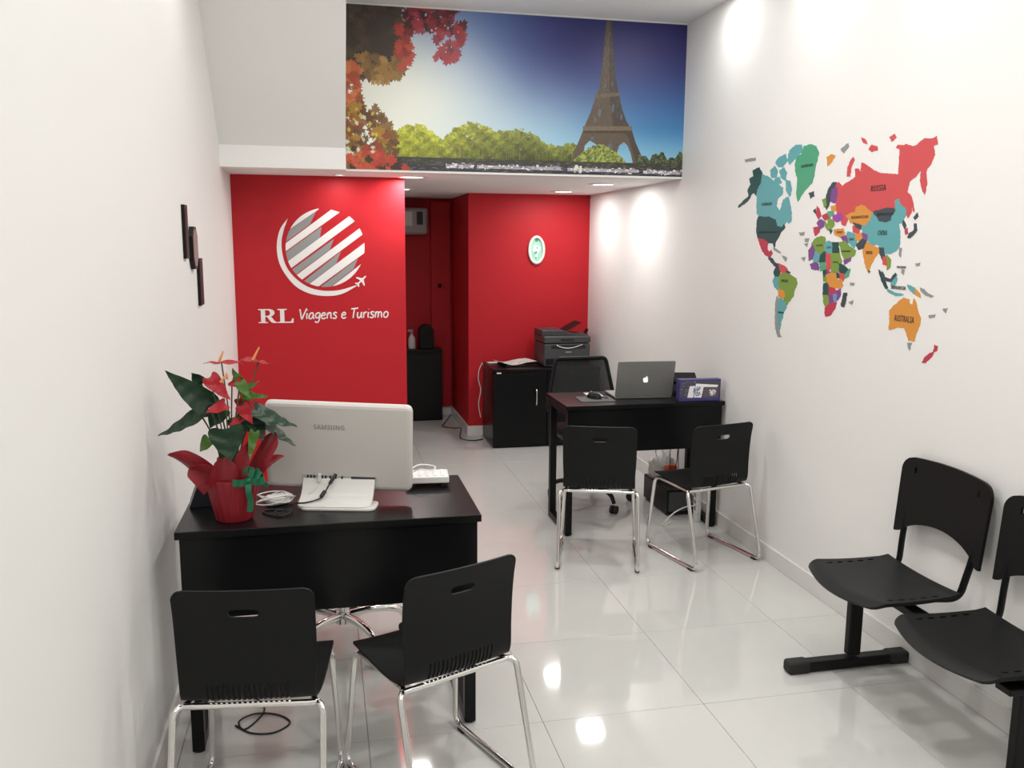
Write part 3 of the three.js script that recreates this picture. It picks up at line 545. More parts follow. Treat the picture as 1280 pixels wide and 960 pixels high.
{
  const t = thing('desk_telephone', 'black desk telephone behind the purple display box', 'telephone', [2.075, 0.75, 4.76], -0.2);
  const s = shapeOf([[-0.09, 0.004], [0.09, 0.004], [0.09, 0.03], [-0.075, 0.115], [-0.09, 0.115]]);
  obj('base', extrude(s, 0.15, 0.003).rotateY(-Math.PI / 2).translate(0.08, 0, 0), M.plastic, t);
  const h = obj('handset', tube(smooth([v3(-0.075, 0.075, 0.075), v3(-0.078, 0.105, 0.055), v3(-0.075, 0.12, 0.0), v3(-0.072, 0.135, -0.05), v3(-0.075, 0.115, -0.075)], 24), (k) => 0.016 + 0.008 * Math.abs(2 * k - 1) ** 3, 12), M.plastic, t);
  obj('cord', tube(smooth([v3(-0.075, 0.075, 0.085), v3(-0.10, 0.03, 0.09), v3(-0.105, 0.006, 0.05), v3(-0.07, 0.006, 0.03)], 24), 0.004, 7), M.blackCable, h);
}

// ---------------------------------------------------------------- below the laptop desk
{
  const t = thing('equipment_box', 'low black equipment box on the floor below the laptop desk', 'equipment box', [2.072, 0, 4.955], 0.0);
  obj('case', bx(0.15, 0.155, 0.40, 0, 0.085, 0, 0.008), M.black, t);
  for (const x of [-0.055, 0.055]) for (const z of [-0.16, 0.16]) obj('foot', cyl(0.012, 0.014, 0.008, x, 0.004, z, 12), M.rubber, t);
  obj('front_panel', bx(0.13, 0.12, 0.006, 0, 0.088, 0.201, 0.003), M.darkGrey, t);
}
{
  const t = thing('plastic_bag', 'crumpled white plastic bag with orange print resting on the black equipment box', 'bag', [2.07, 0.163, 5.03]);
  const g = new THREE.SphereGeometry(1, 40, 26); const p = g.attributes.position;
  for (let i = 0; i < p.count; i++) { const x = p.getX(i), y = p.getY(i), z = p.getZ(i), k = 1 + 0.10 * Math.sin(x * 7 + y * 5) * Math.cos(z * 6 + y * 3) + 0.06 * Math.sin(x * 17 + z * 13); p.setXYZ(i, x * 0.085 * k, Math.max(0.001, 0.075 + y * 0.085 * k), z * 0.10 * k); }
  g.computeVertexNormals(); obj('bag', mergeVertices(g), phys(lin(0.75, 0.73, 0.71), 0.4), t);
  const orange = new THREE.SphereGeometry(1, 24, 14).scale(0.046, 0.022, 0.02).translate(0.015, 0.09, 0.092);
  obj('orange_print', orange, std(lin(0.72, 0.11, 0.03), 0.5), t);
  obj('handle', tube(smooth([v3(-0.04, 0.14, 0), v3(-0.05, 0.19, 0.01), v3(-0.01, 0.20, 0.0), v3(0, 0.145, 0)], 16), 0.004, 8), M.paper, t);
}
{
  const t = thing('power_strip', 'white socket strip propped between the black box and the desk leg', 'power strip', [2.139, 0.0, 4.64], 0);
  const b = obj('body', bx(0.03, 0.14, 0.05, 0, 0.12, 0, 0.004), M.whitePlastic, t);
  for (let i = 0; i < 3; i++) obj('socket', bx(0.003, 0.024, 0.026, -0.0155, 0.08 + i * 0.04, 0, 0.001), M.grey, b);
  obj('foot', bx(0.03, 0.05, 0.045, 0, 0.025, 0, 0.003), M.whitePlastic, t);
}
tag(obj('white_cable', tube(smooth([V(2.12, .10, 4.62), V(2.06, .105, 4.60), V(1.97, .085, 4.57), V(1.91, .04, 4.56), V(1.90, .005, 4.58), V(1.97, .0045, 4.62)], 40), 0.004, 8), M.cable), 'white cable curving from the socket strip to the floor', 'cable');
for (const [x, a, z] of [[2.07, 0.014, 4.86], [2.10, -0.01, 4.87], [2.13, 0.010, 4.88]]) tag(obj('hanging_cable', tube(smooth([V(x, .724, z), V(x + a, .55, z), V(x - a, .36, z + .02), V(x + a * .5, .168, z + .03)], 24), 0.0028, 7), M.blackCable), 'thin black cable hanging under the laptop desk beside the white bag', 'cable', 'hanging cables under the laptop desk');
tag(obj('floor_cable', tube(smooth([V(-.33, .0035, 2.86), V(-.27, .0035, 2.80), V(-.20, .0035, 2.79), V(-.15, .0035, 2.84), V(-.19, .0035, 2.90), V(-.27, .006, 2.92), V(-.32, .006, 2.88), V(-.30, .003, 2.83), V(-.24, .0035, 2.94), V(-.28, .0035, 3.05)], 60), 0.0032, 8), M.blackCable), 'dark cable looped on the floor beneath the computer desk', 'cable');

// ---------------------------------------------------------------- cabinets, printer and what lies on them
{
  const t = thing('storage_cabinet', 'black two-door cabinet under the printer against the red wall', 'cabinet', [1.74, 0, 6.905]);
  const W = 0.88, H = 0.641, L = 0.46;
  obj('body', bx(W, H - 0.03, L - 0.02, 0, (H - 0.03) / 2 + 0.005, -0.01, 0.002), M.black, t);
  obj('top_board', bx(W + 0.006, 0.026, L + 0.004, 0, H - 0.013, 0, 0.003), M.black, t);
  for (const s of [-1, 1]) {
    const d = obj('door', bx(W / 2 - 0.006, H - 0.045, 0.018, s * (W / 4), (H - 0.045) / 2 + 0.012, L / 2 - 0.009, 0.002), M.black, t);
    obj('handle', tube(smooth([v3(s * 0.092, 0.34, L / 2), v3(s * 0.092, 0.355, L / 2 + 0.022), v3(s * 0.092, 0.41, L / 2 + 0.027), v3(s * 0.092, 0.465, L / 2 + 0.022), v3(s * 0.092, 0.48, L / 2)], 20), 0.006, 10), M.chrome, d);
  }
  obj('sticker', bx(0.036, 0.013, 0.001, -0.395, 0.612, L / 2 + 0.0007, 0), M.paper, t);
}
{
  const t = thing('printer', 'black multifunction laser printer on the black cabinet', 'printer', [1.915, 0.641, 6.89], 0);
  obj('body', bx(0.385, 0.185, 0.34, 0, 0.0975, 0, 0.012), M.darkGrey, t);
  obj('scanner', bx(0.39, 0.055, 0.345, 0, 0.222, 0, 0.01), M.darkGrey, t);
  obj('feeder', extrude(shapeOf([[-0.195, 0.25], [-0.195, 0.292], [-0.02, 0.292], [0.07, 0.262], [0.195, 0.256], [0.195, 0.25]]), 0.26, 0.004).translate(0, 0, -0.155), M.darkGrey, t);
  obj('feeder_tray', bx(0.15, 0.006, 0.20, 0, 0, 0, 0.002).rotateZ(0.5).translate(0.075, 0.315, -0.02), M.plastic, t);
  obj('paper_stop', bx(0.012, 0.05, 0.06, 0, 0, 0, 0.003).rotateZ(-0.45).translate(0.205, 0.27, 0.0), M.plastic, t);
  obj('output_slot', bx(0.29, 0.034, 0.012, 0.01, 0.165, 0.166, 0.004), M.port, t);
  obj('control_panel', bx(0.11, 0.022, 0.012, 0.0, 0.222, 0.170, 0.003), M.port, t);
  obj('tray_handle', tube(smooth([v3(-0.09, 0.178, 0.174), v3(-0.05, 0.162, 0.180), v3(0, 0.155, 0.182), v3(0.06, 0.162, 0.180), v3(0.125, 0.182, 0.174)], 28), 0.0045, 9), M.chrome, t);
  obj('paper_cassette', bx(0.36, 0.05, 0.008, 0, 0.045, 0.170, 0.003), M.plastic, t);
  obj('badge', bx(0.05, 0.009, 0.003, 0.01, 0.122, 0.171, 0.001), M.grey, t);
}
{
  const pagePrint = canvasTexture(256, 192, (c, w, h) => { c.fillStyle = '#d9d6d0'; c.fillRect(0, 0, w, h); let q = 31; const r = () => { q = (q * 1664525 + 1013904223) >>> 0; return q / 4294967296; }; for (let i = 0; i < 160; i++) { c.fillStyle = ['#a09a92', '#c2bcb2', '#7f7a74', '#e9e6e0'][i % 4]; c.fillRect(8 + r() * 220, 8 + r() * 170, 4 + r() * 22, 2 + r() * 6); } });
  const sheetOf = (w, l, curl, th) => sheet(range(-1, 1, 10), range(0, l, 6), (x, s) => v3(x, 0.004 + curl * (x / w) * (x / w) + curl * 0.5 * Math.sin(x * 22), s - l / 2), () => w, th).scale(1, 1, 1);
  const a = thing('magazine', 'open printed magazine lying on the black cabinet', 'magazine', [1.53, 0.655, 6.93], 0.25);
  const ga = sheetOf(0.15, 0.20, 0.016, 0.004); { const p = ga.attributes.position, uv = ga.attributes.uv; for (let i = 0; i < p.count; i++) uv.setXY(i, p.getX(i) / 0.3 + 0.5, p.getZ(i) / 0.2 + 0.5); }
  obj('pages', ga, std(0xffffff, 0.6, { map: pagePrint }), a);
  const b = thing('flat_folder', 'flat black folder under the open magazine', 'folder', [1.55, 0.641, 6.92], 0.15);
  obj('folder', bx(0.28, 0.011, 0.22, 0, 0.006, 0, 0.002), M.plastic, b);
  const c = thing('paper_slip', 'small white paper slip at the back corner of the black cabinet', 'paper', [1.365, 0.6415, 7.06], 0.2);
  obj('slip', bx(0.09, 0.006, 0.05, 0, 0.0035, 0, 0.001), M.paper, c);
}
tag(obj('wall_cable', tube(smooth([V(1.30, .63, 7.165), V(1.275, .58, 7.165), V(1.265, .50, 7.165), V(1.285, .40, 7.165), V(1.268, .28, 7.165), V(1.285, .16, 7.165)], 40), 0.004, 8), M.cable), 'white cable hanging on the red wall beside the black cabinet', 'cable');
tag(obj('floor_wire', tube(smooth([V(1.28, .0045, 7.02), V(1.19, .0045, 6.98), V(1.10, .0045, 7.08), V(1.13, .05, 7.25), V(1.10, .0045, 7.50), V(1.02, .0045, 7.58), V(1.06, .0045, 7.75), V(1.15, .03, 8.0)], 70), 0.0045, 8), M.blackCable), 'dark cable trailing on the floor around the red wall corner', 'cable');
{
  const t = thing('recess_cabinet', 'black cabinet standing in the dark red recess', 'cabinet', [0.81, 0, 7.98]);
  obj('body', bx(0.49, 0.635, 0.21, 0, 0.3225, -0.01, 0.002), M.black, t);
  obj('top_board', bx(0.495, 0.024, 0.23, 0, 0.652, 0, 0.003), M.black, t);
  obj('door', bx(0.47, 0.60, 0.014, 0, 0.32, 0.105, 0.002), M.black, t);
}
{
  const t = thing('tabletop_appliance', 'black dome-topped appliance on the cabinet in the recess', 'appliance', [0.918, 0.664, 7.98]);
  obj('body', extrude((() => { const s = new THREE.Shape(); s.moveTo(-0.067, 0); s.lineTo(0.067, 0); s.lineTo(0.067, 0.16); s.absarc(0, 0.155, 0.067, 0, Math.PI, false); s.lineTo(-0.067, 0); return s; })(), 0.11, 0.006, 14).translate(0, 0.001, -0.055), M.plastic, t);
  obj('foot', bx(0.11, 0.008, 0.09, 0, 0.0045, 0.0, 0.002), M.rubber, t);
}
{
  const t = thing('spray_bottle', 'pale plastic bottle on the recess cabinet beside the dome-topped appliance', 'bottle', [0.785, 0.664, 7.96]);
  obj('bottle', lathe([[0.0001, 0.001], [0.03, 0.001], [0.033, 0.006], [0.033, 0.09], [0.024, 0.115], [0.013, 0.125], [0.013, 0.135], [0.0001, 0.135]], 24), phys(lin(0.62, 0.60, 0.60), 0.3), t);
  obj('cap', [cyl(0.014, 0.014, 0.03, 0, 0.148, 0), bx(0.05, 0.02, 0.02, -0.012, 0.168, 0, 0.005)], M.grey, t);
}
{
  const t = thing('air_conditioner', 'wall-mounted air conditioner high in the dark red recess', 'air conditioner', [0.58, 1.70, 8.02]);
  obj('housing', bx(0.72, 0.235, 0.23, 0, 0.12, -0.012, 0.03), std(lin(0.36, 0.33, 0.32), 0.5), t);
  obj('front_panel', bx(0.50, 0.13, 0.012, -0.03, 0.14, 0.102, 0.005), phys(lin(0.55, 0.5, 0.48), 0.05), t);
  obj('side_display', bx(0.055, 0.115, 0.010, 0.285, 0.145, 0.102, 0.003), M.port, t);
  obj('louvre', bx(0.62, 0.012, 0.09, -0.02, 0.008, 0.06, 0.004), M.grey, t);
}
{
  const t = thing('oval_picture', 'oval white-framed picture with mint centre on the red back wall', 'picture', [1.762, 1.573, D_BACK - 0.001]);
  const pts = range(0, Math.PI * 2 * 47 / 48, 47).map((a) => v3(Math.cos(a) * 0.062, Math.sin(a) * 0.108, 0.012));
  obj('frame', tube(pts, 0.0125, 12, true), M.whitePlastic, t);
  const print = canvasTexture(256, 384, (c, w, h) => { c.fillStyle = '#9fd8c0'; c.fillRect(0, 0, w, h); c.fillStyle = '#e9f5ee'; for (const [x, y, r] of [[110, 150, 40], [170, 170, 34], [90, 190, 26], [150, 210, 30], [135, 270, 22]]) { c.beginPath(); c.arc(x, y, r, 0, 7); c.fill(); } c.fillStyle = '#4f8f78'; for (const [x, y, r] of [[128, 40, 34], [125, 225, 16], [100, 240, 12], [140, 160, 12], [120, 310, 12]]) { c.beginPath(); c.arc(x, y, r, 0, 7); c.fill(); } });
  const el = new THREE.Shape(); el.absellipse(0, 0, 0.062, 0.108, 0, Math.PI * 2); const g = new THREE.ShapeGeometry(el, 32); { const p = g.attributes.position, uv = g.attributes.uv; for (let i = 0; i < p.count; i++) uv.setXY(i, p.getX(i) / 0.124 + 0.5, p.getY(i) / 0.216 + 0.5); }
  obj('print', g.translate(0, 0, 0.008), std(0xffffff, 0.4, { map: print }), t);
}
{ // three small frames on the left wall
  const mk = (label, d0, d1, y0, y1, th, m, oct) => {
    const w = d1 - d0, h = y1 - y0, t = thing('wall_frame', label, 'picture frame', [XL, (y0 + y1) / 2, (d0 + d1) / 2], Math.PI / 2, 'small dark frames on the left wall');
    const c = oct ? Math.min(w, h) * 0.28 : 0.002, oc = (k) => [[-w / 2 + c * k, -h / 2], [w / 2 - c * k, -h / 2], [w / 2, -h / 2 + c * k], [w / 2, h / 2 - c * k], [w / 2 - c * k, h / 2], [-w / 2 + c * k, h / 2], [-w / 2, h / 2 - c * k], [-w / 2, -h / 2 + c * k]];
    obj('frame', extrude(shapeOf(oc(1)), th - 0.002, 0.001).translate(0, 0, 0.001), M.blackSteel, t);
    obj('picture', extrude(shapeOf(oc(1).map(([x, y]) => [x * 0.78, y * 0.86])), 0.001, 0).translate(0, 0, th), m, t);
  };
  mk('thin black frame, highest of the three on the white left wall', 3.666, 3.745, 1.555, 1.766, 0.013, M.blackSteel);
  mk('eight-sided dark frame with a greyish picture, middle of the three on the left wall', 3.814, 3.955, 1.509, 1.684, 0.019, std(lin(0.28, 0.20, 0.18), 0.45), true);
  mk('thin dark frame with reddish picture, lowest of the three on the left wall', 4.02, 4.125, 1.345, 1.55, 0.013, phys(lin(0.05, 0.018, 0.02), 0.5, { specularIntensity: 0.4 }));
}

// ---------------------------------------------------------------- logo on the red wall
{
  const t = thing('wall_logo', 'striped globe logo with aeroplane and white lettering on the red wall', 'logo', [0, 0, 0]);
  const Z = D_PANEL - 0.0004, at = ([x, y]) => onDepth(270 + x / 3, 200 + y / 3, Z), N = v3(0, 0, 1);
  const piece = (name, pts, m) => obj(name, cutout(pts.map(at), N, m === M.vinylGrey ? 0.0007 : 0.0012), m, t);
  // stripes clipped to the disc
  const C = [409, 328], R = 148;
  const clip = (pts) => { let poly = pts; for (let k = 0; k < 72; k++) { const a = k / 72 * Math.PI * 2, n = [Math.cos(a), Math.sin(a)], f = (p) => (p[0] - C[0]) * n[0] + (p[1] - C[1]) * n[1] - R, out = []; poly.forEach((p, m) => { const q = poly[(m + 1) % poly.length], fp = f(p), fq = f(q); if (fp <= 0) out.push(p); if (fp * fq < 0) { const t = fp / (fp - fq); out.push([p[0] + (q[0] - p[0]) * t, p[1] + (q[1] - p[1]) * t]); } }); poly = out; } return poly; };
  const white = [[[200, 300], [230, 150], [400, 130], [384, 186], [262, 270]], [[230, 335], [432, 186], [464, 196], [255, 347]], [[250, 395], [500, 210], [530, 222], [280, 407]], [[280, 448], [541, 254], [565, 268], [318, 452]], [[330, 480], [560, 308], [566, 342], [385, 474]], [[420, 486], [552, 384], [560, 440], [470, 480]]];
  const grey = [[[230, 296], [262, 272], [374, 195], [353, 240], [230, 330]], [[240, 362], [396, 250], [388, 300], [252, 392]], [[278, 416], [442, 296], [426, 338], [296, 432]], [[322, 460], [468, 344], [450, 390], [345, 466]], [[384, 482], [532, 370], [516, 408], [420, 484]]];
  for (const s of white) piece('white_stripe', clip(s), M.vinylWhite);
  for (const s of grey) piece('grey_stripe', clip(s), M.vinylGrey);
  const crv = (list) => smooth(list.map(([x, y]) => v3(x, y, 0)), 40).map((p) => [p.x, p.y]);
  piece('swoosh', [...crv([[269, 219], [241, 258], [228, 318], [236, 382], [262, 432], [302, 476], [352, 501], [412, 510], [470, 503], [532, 470]]), ...crv([[524, 470], [462, 488], [402, 490], [346, 476], [298, 443], [265, 402], [249, 352], [246, 302], [255, 258]])], M.vinylWhite);
  const k = Math.SQRT1_2, plane = [[0, 34], [4, 28], [4.5, 12], [30, -4], [30, -10], [4.5, -3], [4, -20], [14, -28], [14, -33], [0, -29]], full = [...plane, ...plane.slice(1, -1).reverse().map(([x, y]) => [-x, y])];
  piece('aeroplane', full.map(([x, y]) => [545 + (x * 0.72 + y * 0.75) * k, 452 + (x * 0.72 - y * 0.75) * k]), M.vinylWhite);
  const a = at([160, 612]), b = at([290, 558]);
  const rl = text('RL', b.x - a.x, 0.0012, serif, b.y - a.y); obj('lettering', rl.translate((a.x + b.x) / 2, (a.y + b.y) / 2, -Z), M.vinylWhite, t);
  // handwritten letters as strokes
  const L = {
    V: [1.05, [[0, 1.6], [0.2, 0.8], [0.42, 0], [0.65, 0.7], [1.0, 1.7]]], i: [0.35, [[0.08, 0.95], [0.07, 0.3], [0.16, 0]], [[0.1, 1.38], [0.13, 1.42]]], a: [0.95, [[0.7, 0.85], [0.4, 1], [0.08, 0.6], [0.12, 0.12], [0.4, 0.03], [0.62, 0.4], [0.7, 0.85], [0.68, 0.3], [0.86, 0]]],
    g: [0.9, [[0.7, 0.85], [0.4, 1], [0.08, 0.65], [0.15, 0.2], [0.45, 0.15], [0.66, 0.5], [0.7, 0.9], [0.68, -0.2], [0.4, -0.6], [0.06, -0.42]]], e: [0.85, [[0.1, 0.5], [0.6, 0.6], [0.52, 0.93], [0.26, 0.93], [0.06, 0.45], [0.2, 0.06], [0.5, 0], [0.72, 0.2]]],
    n: [0.9, [[0.08, 0.95], [0.08, 0.02]], [[0.08, 0.5], [0.3, 0.95], [0.55, 0.9], [0.62, 0.4], [0.7, 0]]], s: [0.75, [[0.6, 0.88], [0.3, 1], [0.1, 0.78], [0.3, 0.55], [0.55, 0.35], [0.5, 0.05], [0.2, 0], [0.02, 0.15]]],
    T: [1.0, [[0, 1.5], [0.5, 1.55], [1.05, 1.62]], [[0.5, 1.55], [0.44, 0.8], [0.42, 0]]], u: [0.9, [[0.06, 0.95], [0.05, 0.3], [0.25, 0], [0.5, 0.2], [0.62, 0.95]], [[0.62, 0.95], [0.62, 0.3], [0.76, 0]]], r: [0.7, [[0.08, 0.95], [0.09, 0]], [[0.09, 0.5], [0.28, 0.9], [0.55, 0.92]]],
    m: [1.3, [[0.08, 0.95], [0.08, 0]], [[0.08, 0.5], [0.25, 0.93], [0.48, 0.85], [0.52, 0]], [[0.52, 0.5], [0.72, 0.93], [0.95, 0.85], [1.02, 0.3], [1.12, 0]]], o: [0.9, [[0.4, 1], [0.1, 0.7], [0.1, 0.2], [0.4, 0], [0.68, 0.25], [0.68, 0.75], [0.4, 1]]], ' ': [0.55],
  };
  const words = 'Viagens e Turismo'; let total = 0; for (const ch of words) total += L[ch][0];
  const s0 = at([311, 597]), s1 = at([648, 590]), u = (s1.x - s0.x) / total, xh = 0.048; let x = 0;
  const strokes = [];
  for (const ch of words) { for (const st of L[ch].slice(1)) strokes.push(tube(smooth(st.map(([p, q]) => v3(s0.x + (x + p + q * 0.12) * u, s0.y + q * xh * 0.82 + (x / total) * (s1.y - s0.y), 0)), 18), 0.0044, 8).scale(1, 1, 0.16).translate(0, 0, -Z + 0.0006)); x += L[ch][0]; }
  obj('script_lettering', strokes, M.vinylWhite, t);
}

// ---------------------------------------------------------------- world map decal on the right wall
{
  const t = thing('world_map_decal', 'colourful world map decal of cut-out countries on the white right wall', 'wall decal', [0, 0, 0]);
  const at = ([x, y]) => onSide(900 + x / 3, 150 + y / 3, XR - 0.0003), N = v3(-1, 0, 0);
  const tones = { teal: '#5fa3a8', dteal: '#1f4a4a', green: '#4fa07b', red: '#cb4f52', crim: '#b83b50', orange: '#d4903f', olive: '#789642', slate: '#3b4850', purple: '#7a4a8a', magenta: '#9a4aa0', grey: '#8d9290', blue: '#6f8fc0' }, mats = {};
  for (const [k, c] of Object.entries(tones)) mats[k] = std(new THREE.Color(c), 0.5);
  const countries = `dteal 147,180 160,205 155,240 142,262 140,285 128,270 112,285 105,265 118,240 112,222 128,212 125,190
dteal 120,276 102,305 70,327 72,320 95,298
teal 160,205 178,212 195,225 215,240 235,255 232,280 215,295 210,320 222,345 230,330 238,300 255,290 262,320 268,350 262,375 245,385 232,405 212,400 208,375 185,364 150,362 140,350 140,285 142,262 155,240
teal 190,190 205,175 215,190 210,215 195,215
teal 210,160 225,140 245,130 250,155 235,175 220,175
teal 225,190 240,180 250,200 245,225 230,215
teal 255,150 262,115 285,95 305,95 308,115 290,135 275,150 262,165
teal 248,225 262,230 268,260 262,285 250,265
teal 205,225 222,215 230,235 215,238
green 283,165 290,140 308,130 315,100 340,93 360,100 370,125 358,170 350,215 345,235 320,260 300,290 292,305 288,270 292,220 285,195
dteal 145,364 185,364 208,375 212,400 232,405 240,392 243,402 225,425 215,445 208,455 205,480 200,460 180,460 165,450 145,445 138,420 140,385
crim 145,445 165,450 178,460 176,485 185,500 192,490 196,500 186,515 170,505 158,485 150,465
slate 186,515 196,520 205,535 215,545 208,548 195,535 183,520
grey 200,480 225,495 228,500 205,488
grey 232,508 250,518 246,528
teal 255,378 268,368 266,380 258,386
dteal 215,540 225,545 228,565 222,585 208,590 203,570 210,555
red 222,540 240,548 252,560 250,575 235,578 228,565
slate 250,565 262,572 258,582 248,578
teal 205,590 218,590 222,610 228,630 222,640 205,625 200,600
olive 228,578 245,575 262,580 285,595 288,615 278,640 275,660 258,680 248,695 242,680 240,655 228,635 220,610 222,590
orange 222,635 238,642 242,660 230,670 220,660
teal 218,670 232,672 245,685 248,705 238,720 235,740 228,755 225,780 220,790 215,760 213,720
grey 213,660 218,670 213,720 215,765 222,800 228,812 218,812 209,780 208,740 210,700
slate 335,275 350,270 352,285 340,292
orange 402,140 420,130 430,135 415,160 405,170
grey 455,110 480,90 482,100 465,122
red 478,210 480,180 490,155 500,142 503,150 492,175 487,210
red 530,65 545,75 552,90 540,85
red 560,110 570,95 588,100 590,112 570,118
red 638,65 655,55 660,65 645,78
red 437,240 445,235 455,245 452,260 470,240 495,225 510,215 508,185 520,185 528,205 533,162 550,170 575,190 605,202 670,205 677,110 663,103 668,95 690,97 700,92 720,100 735,97 750,85 765,72 800,70 812,63 815,90 800,95 805,130 795,150 790,165 775,182 772,200 775,230 768,280 760,260 752,225 757,190 748,190 735,210 710,230 700,270 715,285 722,310 715,350 705,365 697,338 680,320 675,300 662,298 655,335 630,330 612,335 580,345 573,350 560,340 545,325 530,320 512,327 510,345 480,352 478,375 470,395 458,390 452,372 440,350 437,320 435,290 440,270
orange 475,360 490,350 510,345 512,328 530,320 545,325 560,340 573,350 565,375 550,392 530,395 510,390 490,385 485,372
slate 578,345 610,335 630,330 655,335 660,345 645,360 640,380 620,387 595,380 583,362
teal 573,352 583,362 595,382 620,388 642,380 647,360 660,345 658,305 670,298 680,322 697,335 695,360 680,385 668,390 672,410 675,440 672,470 660,490 640,500 620,500 608,475 590,465 570,470 555,450 540,430 530,400 550,395 565,375
orange 540,470 555,460 575,475 600,485 608,478 605,492 590,500 575,525 562,550 556,572 548,545 540,510 538,490
slate 557,562 562,568 560,575
teal 480,420 500,425 512,440 510,465 502,480 485,460 475,440
red 500,398 525,408 520,425 500,418
slate 500,385 530,396 528,408 510,400
orange 510,430 530,425 535,440 522,455 512,450
slate 512,470 530,450 545,440 548,455 538,480 520,485
purple 535,425 552,432 550,450 540,445
orange 430,412 462,408 468,425 455,440 432,430
purple 455,440 472,435 480,460 465,455
olive 448,460 470,455 485,475 508,490 505,505 485,520 468,525 455,490
purple 465,528 490,518 488,528 468,540
slate 598,478 612,480 615,500 620,515 612,530 602,505
red 612,515 628,510 632,530 625,545 612,540
olive 625,505 640,525 638,550 628,560 630,535
slate 705,440 712,425 728,415 730,390 735,390 738,412 725,430 712,442
slate 728,365 740,350 742,362 732,372
slate 688,375 697,395 695,410 686,392
crim 695,412 702,408 704,425 697,428
red 718,290 726,330 728,345 720,320
grey 683,560 690,562 688,578 682,572
grey 674,480 680,482 678,515 673,505
dteal 595,560 605,575 618,605 628,630 622,632 608,605
teal 628,635 660,650 690,655 660,659 630,642
teal 640,598 660,582 663,600 655,620 643,620
slate 608,565 616,590 640,598 658,576 662,582 640,606 612,597
teal 705,620 730,630 735,655 725,648 712,635
orange 732,632 748,650 752,665 735,655
orange 637,715 650,700 665,690 675,678 690,668 710,675 708,685 725,700 728,670 735,690 740,715 752,745 748,770 735,800 728,828 708,825 702,800 692,778 665,775 635,785 638,750
grey 705,838 717,838 710,862
crim 805,845 815,850 812,865 800,870 805,858
crim 800,872 790,890 770,910 760,908 770,890 790,875
slate 395,320 400,290 408,260 425,235 435,235 430,250 420,262 415,290 408,320 400,335
purple 417,290 422,260 437,250 440,285 432,310 418,305
olive 385,300 396,295 398,320 392,325
crim 362,355 365,325 372,335 378,360 370,370
slate 352,340 358,335 358,350
purple 365,387 378,374 392,382 388,400 375,408
crim 385,360 405,350 412,368 395,375
green 405,345 425,342 425,356 412,362
magenta 425,358 455,352 460,372 440,382 425,372
crim 352,405 368,402 372,420 358,432
olive 395,380 402,395 410,415 405,412 395,395
olive 405,372 425,375 428,395 415,408 405,392
orange 418,325 432,322 435,340 420,340
slate 412,410 420,414 416,428
olive 345,465 360,445 380,437 392,440 395,470 390,490 375,505 358,492
teal 395,468 405,455 422,460 424,500 405,500 392,490
dteal 424,460 442,460 446,498 424,500
purple 333,490 348,470 356,493 350,520 335,525
teal 352,525 358,495 376,507 372,530 352,540
dteal 373,530 378,508 392,494 400,500 398,530 378,537
red 400,501 415,505 418,550 408,566 400,560
olive 418,502 448,500 455,530 445,560 440,578 420,570
dteal 448,540 462,545 480,560 470,578 450,572
green 470,580 488,558 482,585 470,592
green 375,538 395,535 395,560 378,565
purple 340,542 355,535 368,540 370,562 345,558
dteal 388,566 400,562 400,585 390,590
purple 402,568 420,571 415,580 402,579
orange 398,582 420,573 438,580 440,600 435,615 428,630 410,624 400,610
olive 388,592 397,588 398,605 390,605
dteal 439,575 450,580 448,592 440,590
red 451,575 468,580 462,602 451,595
orange 438,602 455,598 460,620 450,632 435,628
dteal 390,615 402,612 409,628 408,655 388,655
crim 410,628 430,633 436,645 420,654 410,650
purple 438,642 452,635 450,660 440,675 434,670
olive 388,658 407,658 407,690 400,704 392,690
purple 408,658 424,656 428,680 412,689
blue 426,656 438,656 434,680 429,678
crim 395,706 410,691 430,686 436,686 428,710 415,730 397,735
grey 736,540 748,538 747,544 738,546
grey 785,735 805,732 803,738 787,741
grey 838,710 852,708 846,720
grey 752,630 765,636 780,652 800,660 792,664 772,656 755,640
grey 300,424 315,422 314,430 303,431
grey 320,448 332,446 330,455 322,456
grey 318,466 328,464 326,474
grey 308,518 318,516 315,526
grey 490,612 502,613 500,618 491,618
grey 486,684 498,678 494,690
grey 96,150 132,144 132,150 98,156
slate 455,690 465,650 475,650 472,675 464,700 457,698`;
  let layer = 0;
  for (const line of countries.split('\n')) { const [c, ...list] = line.split(' '), pts = []; list.map((q) => q.split(',').map(Number)).forEach((a, i, all) => { const b = all[(i + 1) % all.length], l = Math.hypot(b[0] - a[0], b[1] - a[1]), n = Math.max(1, Math.round(l / 7)); for (let k = 0; k < n; k++) { const x = a[0] + (b[0] - a[0]) * k / n, y = a[1] + (b[1] - a[1]) * k / n, h = Math.sin(x * 12.9898 + y * 78.233) * 43758.5453, e = k && l > 10 ? ((h - Math.floor(h)) - 0.5) * 3.0 : 0; pts.push([x + (b[1] - a[1]) / (l || 1) * e, y - (b[0] - a[0]) / (l || 1) * e]); } }); let area = 0; pts.forEach((a, i) => { const b = pts[(i + 1) % pts.length]; area += a[0] * b[1] - b[0] * a[1]; });
    const grown = pts.map((b, i) => { const a = pts[(i + pts.length - 1) % pts.length], e = pts[(i + 1) % pts.length], n = (p, q) => { const l = Math.hypot(q[0] - p[0], q[1] - p[1]) || 1, s = Math.sign(area); return [(q[1] - p[1]) / l * s, -(q[0] - p[0]) / l * s]; }, u = n(a, b), v = n(b, e), m = [u[0] + v[0], u[1] + v[1]], k = Math.max(0.5, (m[0] * m[0] + m[1] * m[1]) / 2); return [b[0] + m[0] / k * 2.5, b[1] + m[1] / k * 2.5]; });
    obj('country_shape', cutout(grown.map(at), N, 0.0005 + 0.000006 * (layer++)), mats[c], t); }
